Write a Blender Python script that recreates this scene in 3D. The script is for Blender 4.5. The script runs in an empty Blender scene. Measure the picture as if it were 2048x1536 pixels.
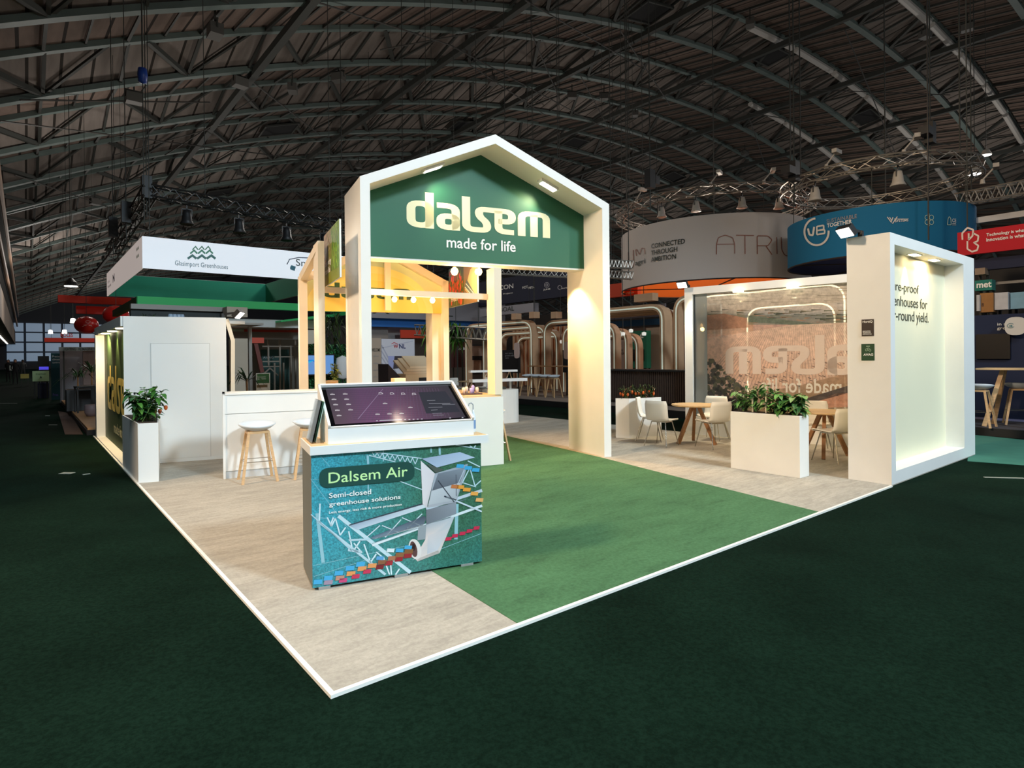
import bpy, bmesh, math, random
import numpy as np
from mathutils import Vector, Matrix
random.seed(7)
PI = math.pi
S = bpy.context.scene
COL = S.collection

# ------------------------------------------------------------------ camera
F_PX, CX, CY = 1188.978, 952.067, 718.56          # focal length and principal point, 2048x1536 frame
YAW, PITCH, ROLL = -0.6492427, -0.0043976, -0.0102213
CAM = np.array([-1.161223, -2.683253, 1.6])
_a = -YAW
FW = np.array([math.sin(_a)*math.cos(PITCH), math.cos(_a)*math.cos(PITCH), math.sin(PITCH)])
_R = np.array([math.cos(_a), -math.sin(_a), 0.0])
_U = np.cross(_R, FW)
RT = math.cos(ROLL)*_R + math.sin(ROLL)*_U
UP = -math.sin(ROLL)*_R + math.cos(ROLL)*_U
cam_d = bpy.data.cameras.new('camera')
cam_d.sensor_fit = 'HORIZONTAL'; cam_d.sensor_width = 36.0
cam_d.lens = F_PX/2048*36.0
cam_d.shift_x = (1024-CX)/2048.0
cam_d.shift_y = (CY-768)/2048.0
cam_d.clip_end = 600
cam = bpy.data.objects.new('camera', cam_d); COL.objects.link(cam)
M = Matrix(((RT[0], UP[0], -FW[0], CAM[0]), (RT[1], UP[1], -FW[1], CAM[1]), (RT[2], UP[2], -FW[2], CAM[2]), (0, 0, 0, 1)))
cam.matrix_world = M
S.camera = cam
S.view_settings.view_transform = 'Standard'; S.view_settings.look = 'None'
S.view_settings.exposure = 0.0; S.view_settings.gamma = 1.0; S.view_settings.use_curve_mapping = False

# ------------------------------------------------------------------ world and added fill lights
w = bpy.data.worlds.new('world'); S.world = w; w.use_nodes = True
w.node_tree.nodes['Background'].inputs[0].default_value = (0.80, 0.90, 1.0, 1)
w.node_tree.nodes['Background'].inputs[1].default_value = 0.30
def light(kind, name, loc, target, energy, color, size=0.1, spot=60, blend=0.5):
    d = bpy.data.lights.new(name, kind); d.energy = energy; d.color = color
    if kind == 'AREA': d.shape = 'SQUARE'; d.size = size
    else: d.shadow_soft_size = size
    if kind == 'SPOT': d.spot_size = math.radians(spot); d.spot_blend = blend
    o = bpy.data.objects.new(name, d); COL.objects.link(o); o.location = loc
    if target is not None:
        o.rotation_euler = (Vector(target)-Vector(loc)).to_track_quat('-Z', 'Y').to_euler()
    return o
COOL = (0.70, 0.88, 1.0); WARM = (1.0, 0.58, 0.22)
# unseen spots added high up to brighten the stand
light('SPOT', 'stand_fill_spot', (5.5, -13.0, 12.5), (6.2, 3.0, 1.2), 11800, COOL, 1.2, 60, 0.5)
light('SPOT', 'stand_fill_spot', (-3.5, -9.0, 13.0), (1.2, 4.5, 1.0), 8200, COOL, 1.2, 52, 0.5)
light('SPOT', 'stand_fill_spot', (-9.5, 3.6, 11.0), (7.0, 2.2, 1.2), 9800, (1.0, 0.74, 0.50), 1.0, 66, 0.5)
light('SPOT', 'stand_fill_spot', (5.0, 5.0, 15.0), (5.0, 4.0, 0.0), 7800, (1.0, 0.80, 0.60), 1.5, 52, 0.4)
for _x, _y, _e in ((8, -4, 1700), (2.5, 28, 1500), (1.5, 62, 3000), (10, 18, 1500), (34, 2, 3000), (32, 30, 3600), (60, 12, 4200), (12, 44, 2600), (60, 46, 4000), (10, 82, 4500), (45, 84, 5000), (12, 122, 5500)):
    light('POINT', 'hall_fill_light', (_x, _y, 8.0 if _x < 15 else 10.0), None, _e*.36, (1.0, 0.93, 0.86), 0.6)  # unseen point lights added to lift the dark roof and background stands

# ------------------------------------------------------------------ frames of reference
TH = 0.23843; CT, ST = math.cos(TH), math.sin(TH)
def core(a, b, z=0.0):          # stand-core coordinates (arch, bar) -> world
    return (a*CT + b*ST, -a*ST + b*CT, z)
def ray(u, v): return FW + RT*(u-CX)/F_PX - UP*(v-CY)/F_PX
def gnd(u, v, z=0.0):
    d = ray(u, v); return CAM + d*((z-1.6)/d[2])
def onx(u, v, X):
    d = ray(u, v); return CAM + d*((X-CAM[0])/d[0])
def ony(u, v, Y):
    d = ray(u, v); return CAM + d*((Y-CAM[1])/d[1])
def onb(u, v, b):               # plane b = const of the core frame, returns (a, z)
    d = ray(u, v); db = d[0]*ST+d[1]*CT; cb = CAM[0]*ST+CAM[1]*CT
    P = CAM + d*((b-cb)/db); return (P[0]*CT-P[1]*ST, P[2])

# ------------------------------------------------------------------ colours and materials
def lin(c):
    c = c/255.0
    return c/12.92 if c <= 0.04045 else ((c+0.055)/1.055)**2.4
def rgb(r, g, b): return (lin(r), lin(g), lin(b), 1.0)
MATS = {}
def mat(name, col, rough=0.5, metal=0.0, var=0.0, scale=8.0, bump=0.0, emit=None, es=0.0, stretch=None, spec=None, bscale=None):
    if name in MATS: return MATS[name]
    m = bpy.data.materials.new(name); m.use_nodes = True; MATS[name] = m
    nt = m.node_tree; b = nt.nodes['Principled BSDF']
    b.inputs['Base Color'].default_value = col; b.inputs['Roughness'].default_value = rough; b.inputs['Metallic'].default_value = metal
    if spec is not None: b.inputs['Specular IOR Level'].default_value = spec
    if emit: b.inputs['Emission Color'].default_value = emit; b.inputs['Emission Strength'].default_value = es
    if var or bump:
        tc = nt.nodes.new('ShaderNodeTexCoord'); mp = nt.nodes.new('ShaderNodeMapping')
        nt.links.new(tc.outputs['Object'], mp.inputs[0])
        if stretch: mp.inputs['Scale'].default_value = stretch
        n = nt.nodes.new('ShaderNodeTexNoise'); n.inputs['Scale'].default_value = scale; n.inputs['Detail'].default_value = 6
        nt.links.new(mp.outputs[0], n.inputs['Vector'])
        if var:
            r = nt.nodes.new('ShaderNodeMapRange'); r.inputs[1].default_value = 0.3; r.inputs[2].default_value = 0.7
            r.inputs[3].default_value = 1-var; r.inputs[4].default_value = 1+var
            nt.links.new(n.outputs[0], r.inputs[0])
            mx = nt.nodes.new('ShaderNodeVectorMath'); mx.operation = 'SCALE'
            mx.inputs[0].default_value = col[:3]; nt.links.new(r.outputs[0], mx.inputs['Scale'])
            nt.links.new(mx.outputs[0], b.inputs['Base Color'])
        if bump:
            n2 = nt.nodes.new('ShaderNodeTexNoise'); n2.inputs['Scale'].default_value = bscale or scale*4; n2.inputs['Detail'].default_value = 3
            nt.links.new(mp.outputs[0], n2.inputs['Vector'])
            bp = nt.nodes.new('ShaderNodeBump'); bp.inputs['Strength'].default_value = bump; bp.inputs['Distance'].default_value = 0.01
            nt.links.new(n2.outputs[0], bp.inputs['Height']); nt.links.new(bp.outputs[0], b.inputs['Normal'])
    return m
WHITE = mat('white_laminate', rgb(236, 236, 232), 0.45, var=0.02, scale=3, bump=0.02)
PAINT = mat('white_painted_panel', rgb(232, 230, 224), 0.6, var=0.02, scale=2, bump=0.03)
OAK = mat('oak_wood', rgb(206, 168, 122), 0.5, var=0.14, scale=5, stretch=(1, 1, 8), bump=0.05)
OAKTOP = mat('oak_veneer_top', rgb(222, 188, 140), 0.45, var=0.08, scale=4, stretch=(1, 9, 1))
DOAK = mat('brown_wood', rgb(150, 106, 66), 0.5, var=0.15, scale=5, stretch=(1, 1, 6))
CHROME = mat('chrome', rgb(200, 200, 198), 0.2, 1.0)
SHELL = mat('white_plastic', rgb(238, 234, 224), 0.4)
SHELLB = mat('grey_white_plastic', rgb(205, 214, 222), 0.4)
BLACK = mat('black_metal', rgb(22, 22, 23), 0.5)
TRUSSM = mat('aluminium_truss', rgb(165, 158, 148), 0.4, 0.55)
TRUSSB = mat('black_truss', rgb(26, 26, 27), 0.5)
STEEL = mat('green_grey_painted_steel', rgb(92, 106, 102), 0.6, var=0.1, scale=2)
STEELD = mat('dark_painted_steel', rgb(52, 54, 50), 0.7)
PSIGN = mat('sign_green', rgb(30, 98, 70), 0.55)
CREAM = mat('cream_letters', rgb(250, 240, 196), 0.5)
TXWHITE = mat('white_letters', rgb(245, 245, 240), 0.5)
TXDARK = mat('dark_letters', rgb(48, 58, 50), 0.5)
TXGREEN = mat('dark_green_letters', rgb(24, 84, 52), 0.5)
TXLIME = mat('pale_green_letters', rgb(205, 245, 170), 0.5)
TXGREY = mat('grey_letters', rgb(150, 152, 156), 0.5)
TXRUST = mat('rust_letters', rgb(160, 92, 66), 0.5)
TXRED = mat('red_letters', rgb(200, 40, 40), 0.5)
TXNAVY = mat('navy_letters', rgb(30, 50, 110), 0.5)
LAMPW = mat('warm_lamp_lens', rgb(255, 240, 200), 0.5, emit=(1.0, 0.86, 0.55, 1), es=9)
LAMPC = mat('cool_lamp_lens', rgb(255, 250, 240), 0.5, emit=(1.0, 0.95, 0.86, 1), es=5)
SOIL = mat('potting_soil', rgb(60, 44, 32), 0.95, var=0.3, scale=60, bump=0.5)

def attr_mat(name, rough=0.5, var=0.0, scale=30.0, through=0.0, gain=1.0, clear=0.0):
    if name in MATS: return MATS[name]
    m = bpy.data.materials.new(name); m.use_nodes = True; MATS[name] = m
    nt = m.node_tree; b = nt.nodes['Principled BSDF']; b.inputs['Roughness'].default_value = rough
    if clear: b.inputs['Coat Weight'].default_value = clear; b.inputs['Coat Roughness'].default_value = 0.03
    at = nt.nodes.new('ShaderNodeAttribute'); at.attribute_name = 'Col'
    out = at.outputs['Color']
    if var:
        tc = nt.nodes.new('ShaderNodeTexCoord'); n = nt.nodes.new('ShaderNodeTexNoise'); n.inputs['Scale'].default_value = scale; n.inputs['Detail'].default_value = 8
        n.inputs['Roughness'].default_value = 0.7
        nt.links.new(tc.outputs['Object'], n.inputs['Vector'])
        r = nt.nodes.new('ShaderNodeMapRange'); r.inputs[1].default_value = 0.35; r.inputs[2].default_value = 0.65
        r.inputs[3].default_value = (1-var)*gain; r.inputs[4].default_value = (1+var)*gain
        nt.links.new(n.outputs[0], r.inputs[0])
        mx = nt.nodes.new('ShaderNodeVectorMath'); mx.operation = 'SCALE'
        nt.links.new(out, mx.inputs[0]); nt.links.new(r.outputs[0], mx.inputs['Scale']); out = mx.outputs[0]
    nt.links.new(out, b.inputs['Base Color'])
    if through:
        tr = nt.nodes.new('ShaderNodeBsdfTransparent'); ms = nt.nodes.new('ShaderNodeMixShader'); ms.inputs[0].default_value = through
        nt.links.new(b.outputs[0], ms.inputs[1]); nt.links.new(tr.outputs[0], ms.inputs[2])
        nt.links.new(ms.outputs[0], nt.nodes['Material Output'].inputs[0])
    return m
PRINT = attr_mat('printed_graphic', 0.45)
LEAFY = attr_mat('printed_foliage_photo', 0.45, 0.5, 85)
TREEY = attr_mat('printed_landscape_photo', 0.5, 0.22, 14, through=0.2, gain=1.6)
LEAF = attr_mat('leaves', 0.5, 0.15, 20)

# ------------------------------------------------------------------ mesh builder
class MB:
    def __init__(s): s.v = []; s.f = []
    def add(s, vs, fs):
        n = len(s.v); s.v += [tuple(map(float, p)) for p in vs]; s.f += [tuple(i+n for i in f) for f in fs]; return s
    def box(s, x0, x1, y0, y1, z0, z1):
        return s.add([(x0,y0,z0),(x1,y0,z0),(x1,y1,z0),(x0,y1,z0),(x0,y0,z1),(x1,y0,z1),(x1,y1,z1),(x0,y1,z1)],
                     [(0,3,2,1),(4,5,6,7),(0,1,5,4),(1,2,6,5),(2,3,7,6),(3,0,4,7)])
    def hexa(s, p): return s.add(p, [(0,3,2,1),(4,5,6,7),(0,1,5,4),(1,2,6,5),(2,3,7,6),(3,0,4,7)])
    def prism(s, pts, fn0, fn1):    # polygon swept between two mappings
        n = len(pts); vs = [fn0(*p) for p in pts]+[fn1(*p) for p in pts]
        fs = [tuple(range(n))[::-1], tuple(range(n, 2*n))]+[(i, (i+1) % n, n+(i+1) % n, n+i) for i in range(n)]
        return s.add(vs, fs)
    def tube(s, p0, p1, r0, r1=None, n=8, cap=True):
        r1 = r0 if r1 is None else r1
        p0 = Vector(p0); p1 = Vector(p1); d = (p1-p0)
        if d.length < 1e-6: return s
        q = d.to_track_quat('Z', 'Y'); vs = []
        for p, r in ((p0, r0), (p1, r1)):
            for i in range(n):
                a = 2*PI*(i+0.5)/n; vs.append(p + q @ Vector((r*math.cos(a), r*math.sin(a), 0)))
        fs = [(i, (i+1) % n, n+(i+1) % n, n+i) for i in range(n)]
        if cap: fs += [tuple(range(n))[::-1], tuple(range(n, 2*n))]
        return s.add(vs, fs)
    def path(s, pts, r, n=6):
        for i in range(len(pts)-1): s.tube(pts[i], pts[i+1], r, r, n)
        return s
    def bar(s, p0, p1, w, h):       # rectangular section between two points, h along world z where possible
        p0 = Vector(p0); p1 = Vector(p1); d = (p1-p0).normalized()
        up = Vector((0, 0, 1)) if abs(d.z) < 0.95 else Vector((0, 1, 0))
        sx = d.cross(up).normalized(); sy = sx.cross(d).normalized(); vs = []
        for p in (p0, p1):
            for a, b in ((-1, -1), (1, -1), (1, 1), (-1, 1)): vs.append(p + sx*a*w/2 + sy*b*h/2)
        return s.add(vs, [(0,1,2,3),(7,6,5,4),(0,4,5,1),(1,5,6,2),(2,6,7,3),(3,7,4,0)])
    def lathe(s, prof, c=(0, 0, 0), n=24, sx=1.0, sy=1.0):
        vs = []; k = len(prof)
        for i in range(n):
            a = 2*PI*i/n
            for r, z in prof: vs.append((c[0]+r*sx*math.cos(a), c[1]+r*sy*math.sin(a), c[2]+z))
        fs = [(i*k+j, ((i+1) % n)*k+j, ((i+1) % n)*k+j+1, i*k+j+1) for i in range(n) for j in range(k-1)]
        return s.add(vs, fs)
    def quad(s, a, b, c, d): return s.add([a, b, c, d], [(0, 1, 2, 3)])
    def grid(s, fn, nu, nv):
        vs = [fn(i/nu, j/nv) for j in range(nv+1) for i in range(nu+1)]
        return s.add(vs, [(j*(nu+1)+i, j*(nu+1)+i+1, (j+1)*(nu+1)+i+1, (j+1)*(nu+1)+i) for j in range(nv) for i in range(nu)])
    def make(s, name, m, parent=None, smooth=False, bevel=0.0):
        me = bpy.data.meshes.new(name); me.from_pydata(s.v, [], s.f); me.update()
        if smooth:
            for p in me.polygons: p.use_smooth = True
        me.materials.append(m)
        o = bpy.data.objects.new(name, me); COL.objects.link(o)
        if parent is not None: o.parent = parent
        if bevel:
            b = o.modifiers.new('bevel', 'BEVEL'); b.width = bevel; b.segments = 2; b.limit_method = 'ANGLE'
        return o
def B(name, m, parent, *boxes, bevel=0.0):
    mb = MB()
    for b in boxes: mb.box(*b)
    return mb.make(name, m, parent, bevel=bevel)
def thing(name, label, cat, loc=(0, 0, 0), rz=0.0, group=None):
    o = bpy.data.objects.new(name, None); o.empty_display_size = 0.1; COL.objects.link(o)
    o.location = tuple(map(float, loc)); o.rotation_euler = (0, 0, rz); tag(o, label, cat, group); return o
def tag(o, label, cat, group=None):
    o['label'] = label; o['category'] = cat
    if group: o['group'] = group
    return o
def struct(o): o['kind'] = 'structure'; return o
def cthing(name, label, cat, a, b, z=0.0, group=None): return thing(name, label, cat, core(a, b, z), -TH, group)
def copy_tree(o, parent=None):
    c = o.copy(); COL.objects.link(c)
    if parent is not None: c.parent = parent
    for ch in list(o.children): copy_tree(ch, c)
    return c
def face_to(o, loc, rz): o.location = tuple(map(float, loc)); o.rotation_euler = (0, 0, rz); return o

# ------------------------------------------------------------------ flat printed graphics: coloured polygons on a panel
def hom(src, dst):
    A = []; bb = []
    for (x, y), (u, v) in zip(src, dst):
        A.append([x, y, 1, 0, 0, 0, -u*x, -u*y]); bb.append(u)
        A.append([0, 0, 0, x, y, 1, -v*x, -v*y]); bb.append(v)
    h = np.linalg.solve(np.array(A, float), np.array(bb, float))
    def f(x, y):
        w = h[6]*x+h[7]*y+1; return ((h[0]*x+h[1]*y+h[2])/w, (h[3]*x+h[4]*y+h[5])/w)
    return f
def rounded(pts, r, closed=False, n=5):
    out = []; N = len(pts)
    for i, p in enumerate(pts):
        if not closed and i in (0, N-1): out.append(tuple(p)); continue
        a = Vector(pts[i-1]); b = Vector(p); c = Vector(pts[(i+1) % N])
        da = (a-b); dc = (c-b); rr = min(r, da.length*0.49, dc.length*0.49)
        pa = b+da.normalized()*rr; pc = b+dc.normalized()*rr
        for k in range(n+1):
            t = k/n; q = pa*(1-t)**2 + b*2*t*(1-t) + pc*t*t; out.append((q.x, q.y))
    return out
class Print:
    """flat artwork in panel coordinates; fn maps (x, y, lift) to a point"""
    def __init__(s, fn, pre=None): s.fn = fn; s.pre = pre; s.v = []; s.f = []; s.c = []; s.lift = 0.0
    def layer(s, d=0.0006): s.lift += d; return s
    def poly(s, pts, col):
        n = len(s.v); cols = col if isinstance(col, list) else [col]*len(pts)
        for (x, y) in pts:
            if s.pre: x, y = s.pre(x, y)
            s.v.append(tuple(map(float, s.fn(x, y, s.lift))))
        s.f.append(tuple(range(n, n+len(pts)))); s.c.append([rgb(*c) for c in cols]); return s
    def line(s, x0, y0, x1, y1, w, col, w1=None):
        w1 = w if w1 is None else w1
        d = math.hypot(x1-x0, y1-y0) or 1; nx, ny = -(y1-y0)/d/2, (x1-x0)/d/2
        return s.poly([(x0-nx*w, y0-ny*w), (x1-nx*w1, y1-ny*w1), (x1+nx*w1, y1+ny*w1), (x0+nx*w, y0+ny*w)], col)
    def stroke(s, pts, w, col, closed=False, xs=1.0, ys=1.0, ox=0.0, oy=0.0):
        P = [Vector(p) for p in pts]; N = len(P); L = []
        for i in range(N):
            a = P[i-1] if (i > 0 or closed) else P[i]; c = P[(i+1) % N] if (i < N-1 or closed) else P[i]
            d1 = (P[i]-a); d2 = (c-P[i])
            d1 = d1.normalized() if d1.length > 1e-9 else d2.normalized()
            d2 = d2.normalized() if d2.length > 1e-9 else d1
            t = (d1+d2); t = t.normalized() if t.length > 1e-6 else d1
            nrm = Vector((-t.y, t.x)); k = 1/max(0.5, nrm.dot(Vector((-d1.y, d1.x))))
            L.append((P[i]+nrm*w/2*k, P[i]-nrm*w/2*k))
        for i in range(N if closed else N-1):
            a, b = L[i]; c, d = L[(i+1) % N]
            s.poly([(ox+q.x*xs, oy+q.y*ys) for q in (b, d, c, a)], col)
        return s
    def ell(s, x, y, rx, ry, col, n=16, rot=0.0):
        return s.poly([(x+rx*math.cos(t)*math.cos(rot)-ry*math.sin(t)*math.sin(rot), y+rx*math.cos(t)*math.sin(rot)+ry*math.sin(t)*math.cos(rot)) for t in [2*PI*i/n for i in range(n)]], col)
    def make(s, name, m, parent=None):
        me = bpy.data.meshes.new(name); me.from_pydata(s.v, [], s.f); me.update()
        ca = me.color_attributes.new('Col', 'FLOAT_COLOR', 'CORNER'); k = 0
        for p, cs in zip(me.polygons, s.c):
            for j in range(p.loop_total): ca.data[k].color = cs[j]; k += 1
        me.materials.append(m)
        o = bpy.data.objects.new(name, me); COL.objects.link(o)
        if parent is not None: o.parent = parent
        return o
def wordmark(pr, ox, oy, sx, sy, col):
    """the five-letter word logo with joined l-s-e; x-height 1, ascender 1.33, overall width 4.97"""
    W = 0.2; X = 1.4            # strokes are drawn narrow and widened, so uprights are thicker than bars
    def st(pts, r=0.2, closed=False):
        q = rounded([(x/X, y) for x, y in pts], r, closed) if r else [(x/X, y) for x, y in pts]
        pr.stroke(q, W, col, closed, X*sx, sy, ox, oy)
    st([(0.14, 0.1), (0.14, 0.9), (0.73, 0.9), (0.73, 0.1)], 0.22, True); st([(0.73, 0), (0.73, 1.33)], 0)
    st([(0.97, 0.9), (1.59, 0.9), (1.59, 0.0)], 0.2); st([(1.09, 0.1), (1.09, 0.52), (1.59, 0.52), (1.59, 0.1)], 0.17, True)
    st([(1.94, 1.33), (1.94, 0.1), (2.66, 0.1), (2.66, 0.4), (2.38, 0.62), (2.38, 0.9), (3.55, 0.9), (3.55, 0.5), (3.06, 0.5)], 0.2)
    st([(3.06, 0.9), (3.06, 0.1), (3.62, 0.1)], 0.2)
    st([(3.9, 0.0), (3.9, 0.9), (4.83, 0.9), (4.83, 0.0)], 0.2); st([(4.36, 0.0), (4.36, 0.9)], 0)

# ------------------------------------------------------------------ lettering from the built-in font
TEXTS = []
def T(body, box, fn, m, parent, bold=0.0, flip=False, name='lettering', sp=1.0, shear=0.0, ls=1.0, align='LEFT'):
    """fit the text to box (x0, y0, x1, y1) of panel coordinates; fn(x, y) -> point"""
    TEXTS.append((body, box, fn, m, parent, bold, flip, name, sp, shear, ls, align))
def flush_texts():
    tmp = []
    for t in TEXTS:
        c = bpy.data.curves.new('txt', 'FONT'); c.body = t[0]; c.size = 1; c.offset = t[5]; c.space_character = t[8]; c.shear = t[9]; c.space_line = t[10]; c.align_x = t[11]
        c.resolution_u = 3 if len(t[0]) < 24 else 2
        o = bpy.data.objects.new('txt', c); COL.objects.link(o); tmp.append(o)
    bpy.context.view_layer.update(); dg = bpy.context.evaluated_depsgraph_get()
    for t, o in zip(TEXTS, tmp):
        body, (x0, y0, x1, y1), fn, m, parent, bold, flip, name = t[:8]
        me = bpy.data.meshes.new_from_object(o.evaluated_get(dg))
        co = np.array([v.co[:] for v in me.vertices])
        if len(co):
            mn = co.min(0); mx = co.max(0)
            for v, c in zip(me.vertices, co):
                x = (c[0]-mn[0])/(mx[0]-mn[0]); y = (c[1]-mn[1])/(mx[1]-mn[1])
                if flip: x = 1-x
                v.co = Vector(tuple(map(float, fn(x0+x*(x1-x0), y0+y*(y1-y0)))))
        me.materials.clear(); me.materials.append(m); me.update()
        ob = bpy.data.objects.new(name, me); COL.objects.link(ob); ob.parent = parent
    for o in tmp:
        c = o.data; bpy.data.objects.remove(o); bpy.data.curves.remove(c)

# ================================================================== THE HALL
HALLC = mat('dark_green_hall_carpet', rgb(14, 30, 22), 0.95, var=0.22, scale=1.2, bump=0.35, bscale=90, spec=0.02)
struct(B('floor', HALLC, None, (-60, 96, -40, 150, -0.14, -0.012)))
# roof shell: folded barrel, low chord / high chord alternate along the hall
RXC, RZC, RA1, RC1, RA2, RC2 = 44.737, -291.3226, 180.0, 312.9527, 180.318, 313.506
RY0, RP, ROFF = 18.406, 6.3494, -2.5906
XL, XR = -2.6, 96.0
def zr(x, k, dz=0.0):
    a, c = (RA2, RC2) if k else (RA1, RC1)
    return RZC + c*math.sqrt(max(0, 1-((x-RXC)/a)**2)) + dz
def roofmat(name, c0, c1, w):
    m = mat(name, c0, 0.9, var=0.3, scale=0.5, stretch=(4, .6, 1), spec=0.1)
    nt = m.node_tree; b = nt.nodes['Principled BSDF']; src = b.inputs['Base Color'].links[0].from_socket
    tc = nt.nodes.new('ShaderNodeTexCoord'); sp = nt.nodes.new('ShaderNodeSeparateXYZ'); nt.links.new(tc.outputs['Object'], sp.inputs[0])
    md = nt.nodes.new('ShaderNodeMath'); md.operation = 'PINGPONG'; md.inputs[1].default_value = w/2; nt.links.new(sp.outputs[0], md.inputs[0])
    lt = nt.nodes.new('ShaderNodeMath'); lt.operation = 'GREATER_THAN'; lt.inputs[1].default_value = 0.05; nt.links.new(md.outputs[0], lt.inputs[0])
    mx = nt.nodes.new('ShaderNodeMix'); mx.data_type = 'RGBA'; mx.inputs['A'].default_value = c1
    nt.links.new(lt.outputs[0], mx.inputs['Factor']); nt.links.new(src, mx.inputs['B']); nt.links.new(mx.outputs['Result'], b.inputs['Base Color'])
    return m
RF1 = roofmat('roof_boards_brown', rgb(106, 92, 84), rgb(40, 34, 30), 1.25)
RF2 = roofmat('roof_boards_grey', rgb(118, 110, 104), rgb(48, 44, 40), 1.0)
NX = 44; xs = [XL+(XR-XL)*i/NX for i in range(NX+1)]
J0, J1 = -4, 21
m1, m2 = MB(), MB()
for j in range(J0, J1+1):
    yl = RY0+RP*j; yh = yl+ROFF; yn = yl-RP
    for i in range(NX):
        xa, xb = xs[i], xs[i+1]
        m2.quad((xa, yl, zr(xa, 0, .12)), (xb, yl, zr(xb, 0, .12)), (xb, yh, zr(xb, 1, .12)), (xa, yh, zr(xa, 1, .12)))
        m1.quad((xa, yh, zr(xa, 1, .12)), (xb, yh, zr(xb, 1, .12)), (xb, yn, zr(xb, 0, .12)), (xa, yn, zr(xa, 0, .12)))
struct(m1.make('ceiling', RF1)); struct(m2.make('ceiling', RF2))
tn = 0
for j in range(J0, J1+1):
    yl = RY0+RP*j; yh = yl+ROFF
    mb = MB()
    w = 0.34 if j < 6 else 0.26
    for i in range(NX):
        xa, xb = xs[i], xs[i+1]
        mb.bar((xa, yl, zr(xa, 0, -.06)), (xb, yl, zr(xb, 0, -.06)), w, 0.2)
        mb.bar((xa, yh, zr(xa, 1, -.02)), (xb, yh, zr(xb, 1, -.02)), w*0.8, 0.2)
    struct(mb.make('trim_%d' % (j-J0+1), STEEL))
    mb = MB(); x = -0.55-5+0.05
    while x < XR-3 and j < 13:       # V bracing on the steep band
        if x > XL:
            for xx, r in ((x-1.9, .09), (x, .06), (x+1.9, .05)):
                if xx > XL: mb.bar((x, yl, zr(x, 0, -.05)), (xx, yh, zr(xx, 1, -.06)), r*2, r*2)
            if x+2.5 < XR: mb.bar((x+2.5, yl, zr(x+2.5, 0, -.05)), (x+2.5, yh, zr(x+2.5, 1, -.06)), .1, .1)
        x += 4.98
    x = -0.55
    while x < XR-3 and j < 13:       # purlins on the shallow band
        mb.bar((x, yh, zr(x, 1, -.02)), (x, yh-RP-ROFF, zr(x, 0, -.02)), .1, .12)
        if j < 6: mb.bar((x+1.2, yh, zr(x+1.2, 1, .02)), (x+1.2, yh-RP-ROFF, zr(x+1.2, 0, .02)), .06, .08)
        x += 2.49
    if mb.v: struct(mb.make('trim_%d' % (j-J0+41), STEELD))
for k in range(9):                   # long dark girders along the hall
    x = -2.9+9.95*k+0.2
    if x < XL: x = XL+.3
    struct(B('trim_%d' % (70+k), STEELD, None, (x-.14, x+.14, RY0+RP*J0, RY0+RP*J1, zr(x, 0, -.42), zr(x, 0, -.1))))
# pale ducts under three of the high chords on the right
DUCT = mat('pale_duct', rgb(190, 186, 180), 0.5)
for n, (j, xa, xb) in enumerate(((-1, 38, 78), (0, 34, 70), (1, 46, 72))):
    mb = MB(); y = RY0+RP*j+ROFF; x = xa
    while x < xb: mb.tube((x, y+.1, zr(x, 1, -.26)), (x+5.4, y+.1, zr(x+5.4, 1, -.26)), .2, .2, 8); x += 5.9
    struct(mb.make('trim_%d' % (80+n), DUCT))
# far end wall with glazing, left gallery
GL = mat('hazy_window_glass', rgb(150, 175, 200), 0.3, emit=(0.45, 0.62, 0.85, 1), es=0.22)
struct(B('wall_back', mat('end_wall', rgb(58, 62, 70), 0.8), None, (-12, 96, 148, 149, 0, 24)))
wn = struct(B('window_1', GL, None, *[(-4+3.1*i, -4+3.1*i+2.7, 147.7, 148, z, z+1.7) for i in range(10) for z in (1.6, 3.6, 5.6, 7.6)]))
GAL = mat('gallery_fascia', rgb(118, 104, 92), 0.8, var=0.12, scale=0.6)
GALU = mat('gallery_soffit', rgb(110, 98, 78), 0.8, var=0.2, scale=1)
g0 = CAM[0]
struct(B('wall_left', GAL, None, (g0-1.75, g0-1.45, 6, 148, 5.0, 7.6), (g0-1.75, g0-1.55, 6, 148, 7.6, 7.9)))
struct(B('ceiling', GALU, None, (g0-9, g0-1.47, 5, 148, 4.98, 5.12)))
struct(B('wall_left', mat('gallery_wall', rgb(50, 50, 46), 0.9, var=0.2, scale=.4), None, (g0-9.2, g0-9, -5, 148, 0, 11)))
struct(B('trim_84', mat('gallery_lattice', rgb(44, 40, 36), 0.9), None, (g0-2.2, g0-1.7, 4, 148, 7.3, 12)))
for n, (dx, z, r) in enumerate(((-.95, 10.6, .16), (-1.12, 8.6, .14))):
    struct(MB().tube((g0+dx, 4, z), (g0+dx, 147, z), r, r, 10).make('trim_%d' % (85+n), mat('brown_pipe', rgb(150, 120, 98), 0.6)))
for i in range(6):
    struct(B('trim_%d' % (90+i), mat('gallery_column', rgb(88, 86, 80), 0.8), None, (g0-3.4, g0-3.0, 26+i*14, 26.5+i*14, 0, 5)))
t0 = None
for i in range(16):
    y = 48+i*6.0
    if t0 is None:
        t0 = thing('ceiling_light', 'long white tube light in the row under the left gallery', 'ceiling light', (g0-2.58, y, 4.98), 0, 'tube lights under the gallery')
        B('light_tube', mat('tube_light_dim', rgb(255, 250, 240), 0.5, emit=(1, .97, .9, 1), es=1.6), t0, (-.12, .12, -1.6, 1.6, -.12, 0))
    else:
        c = copy_tree(t0); c.location = (g0-2.58, y, 4.98)
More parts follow.
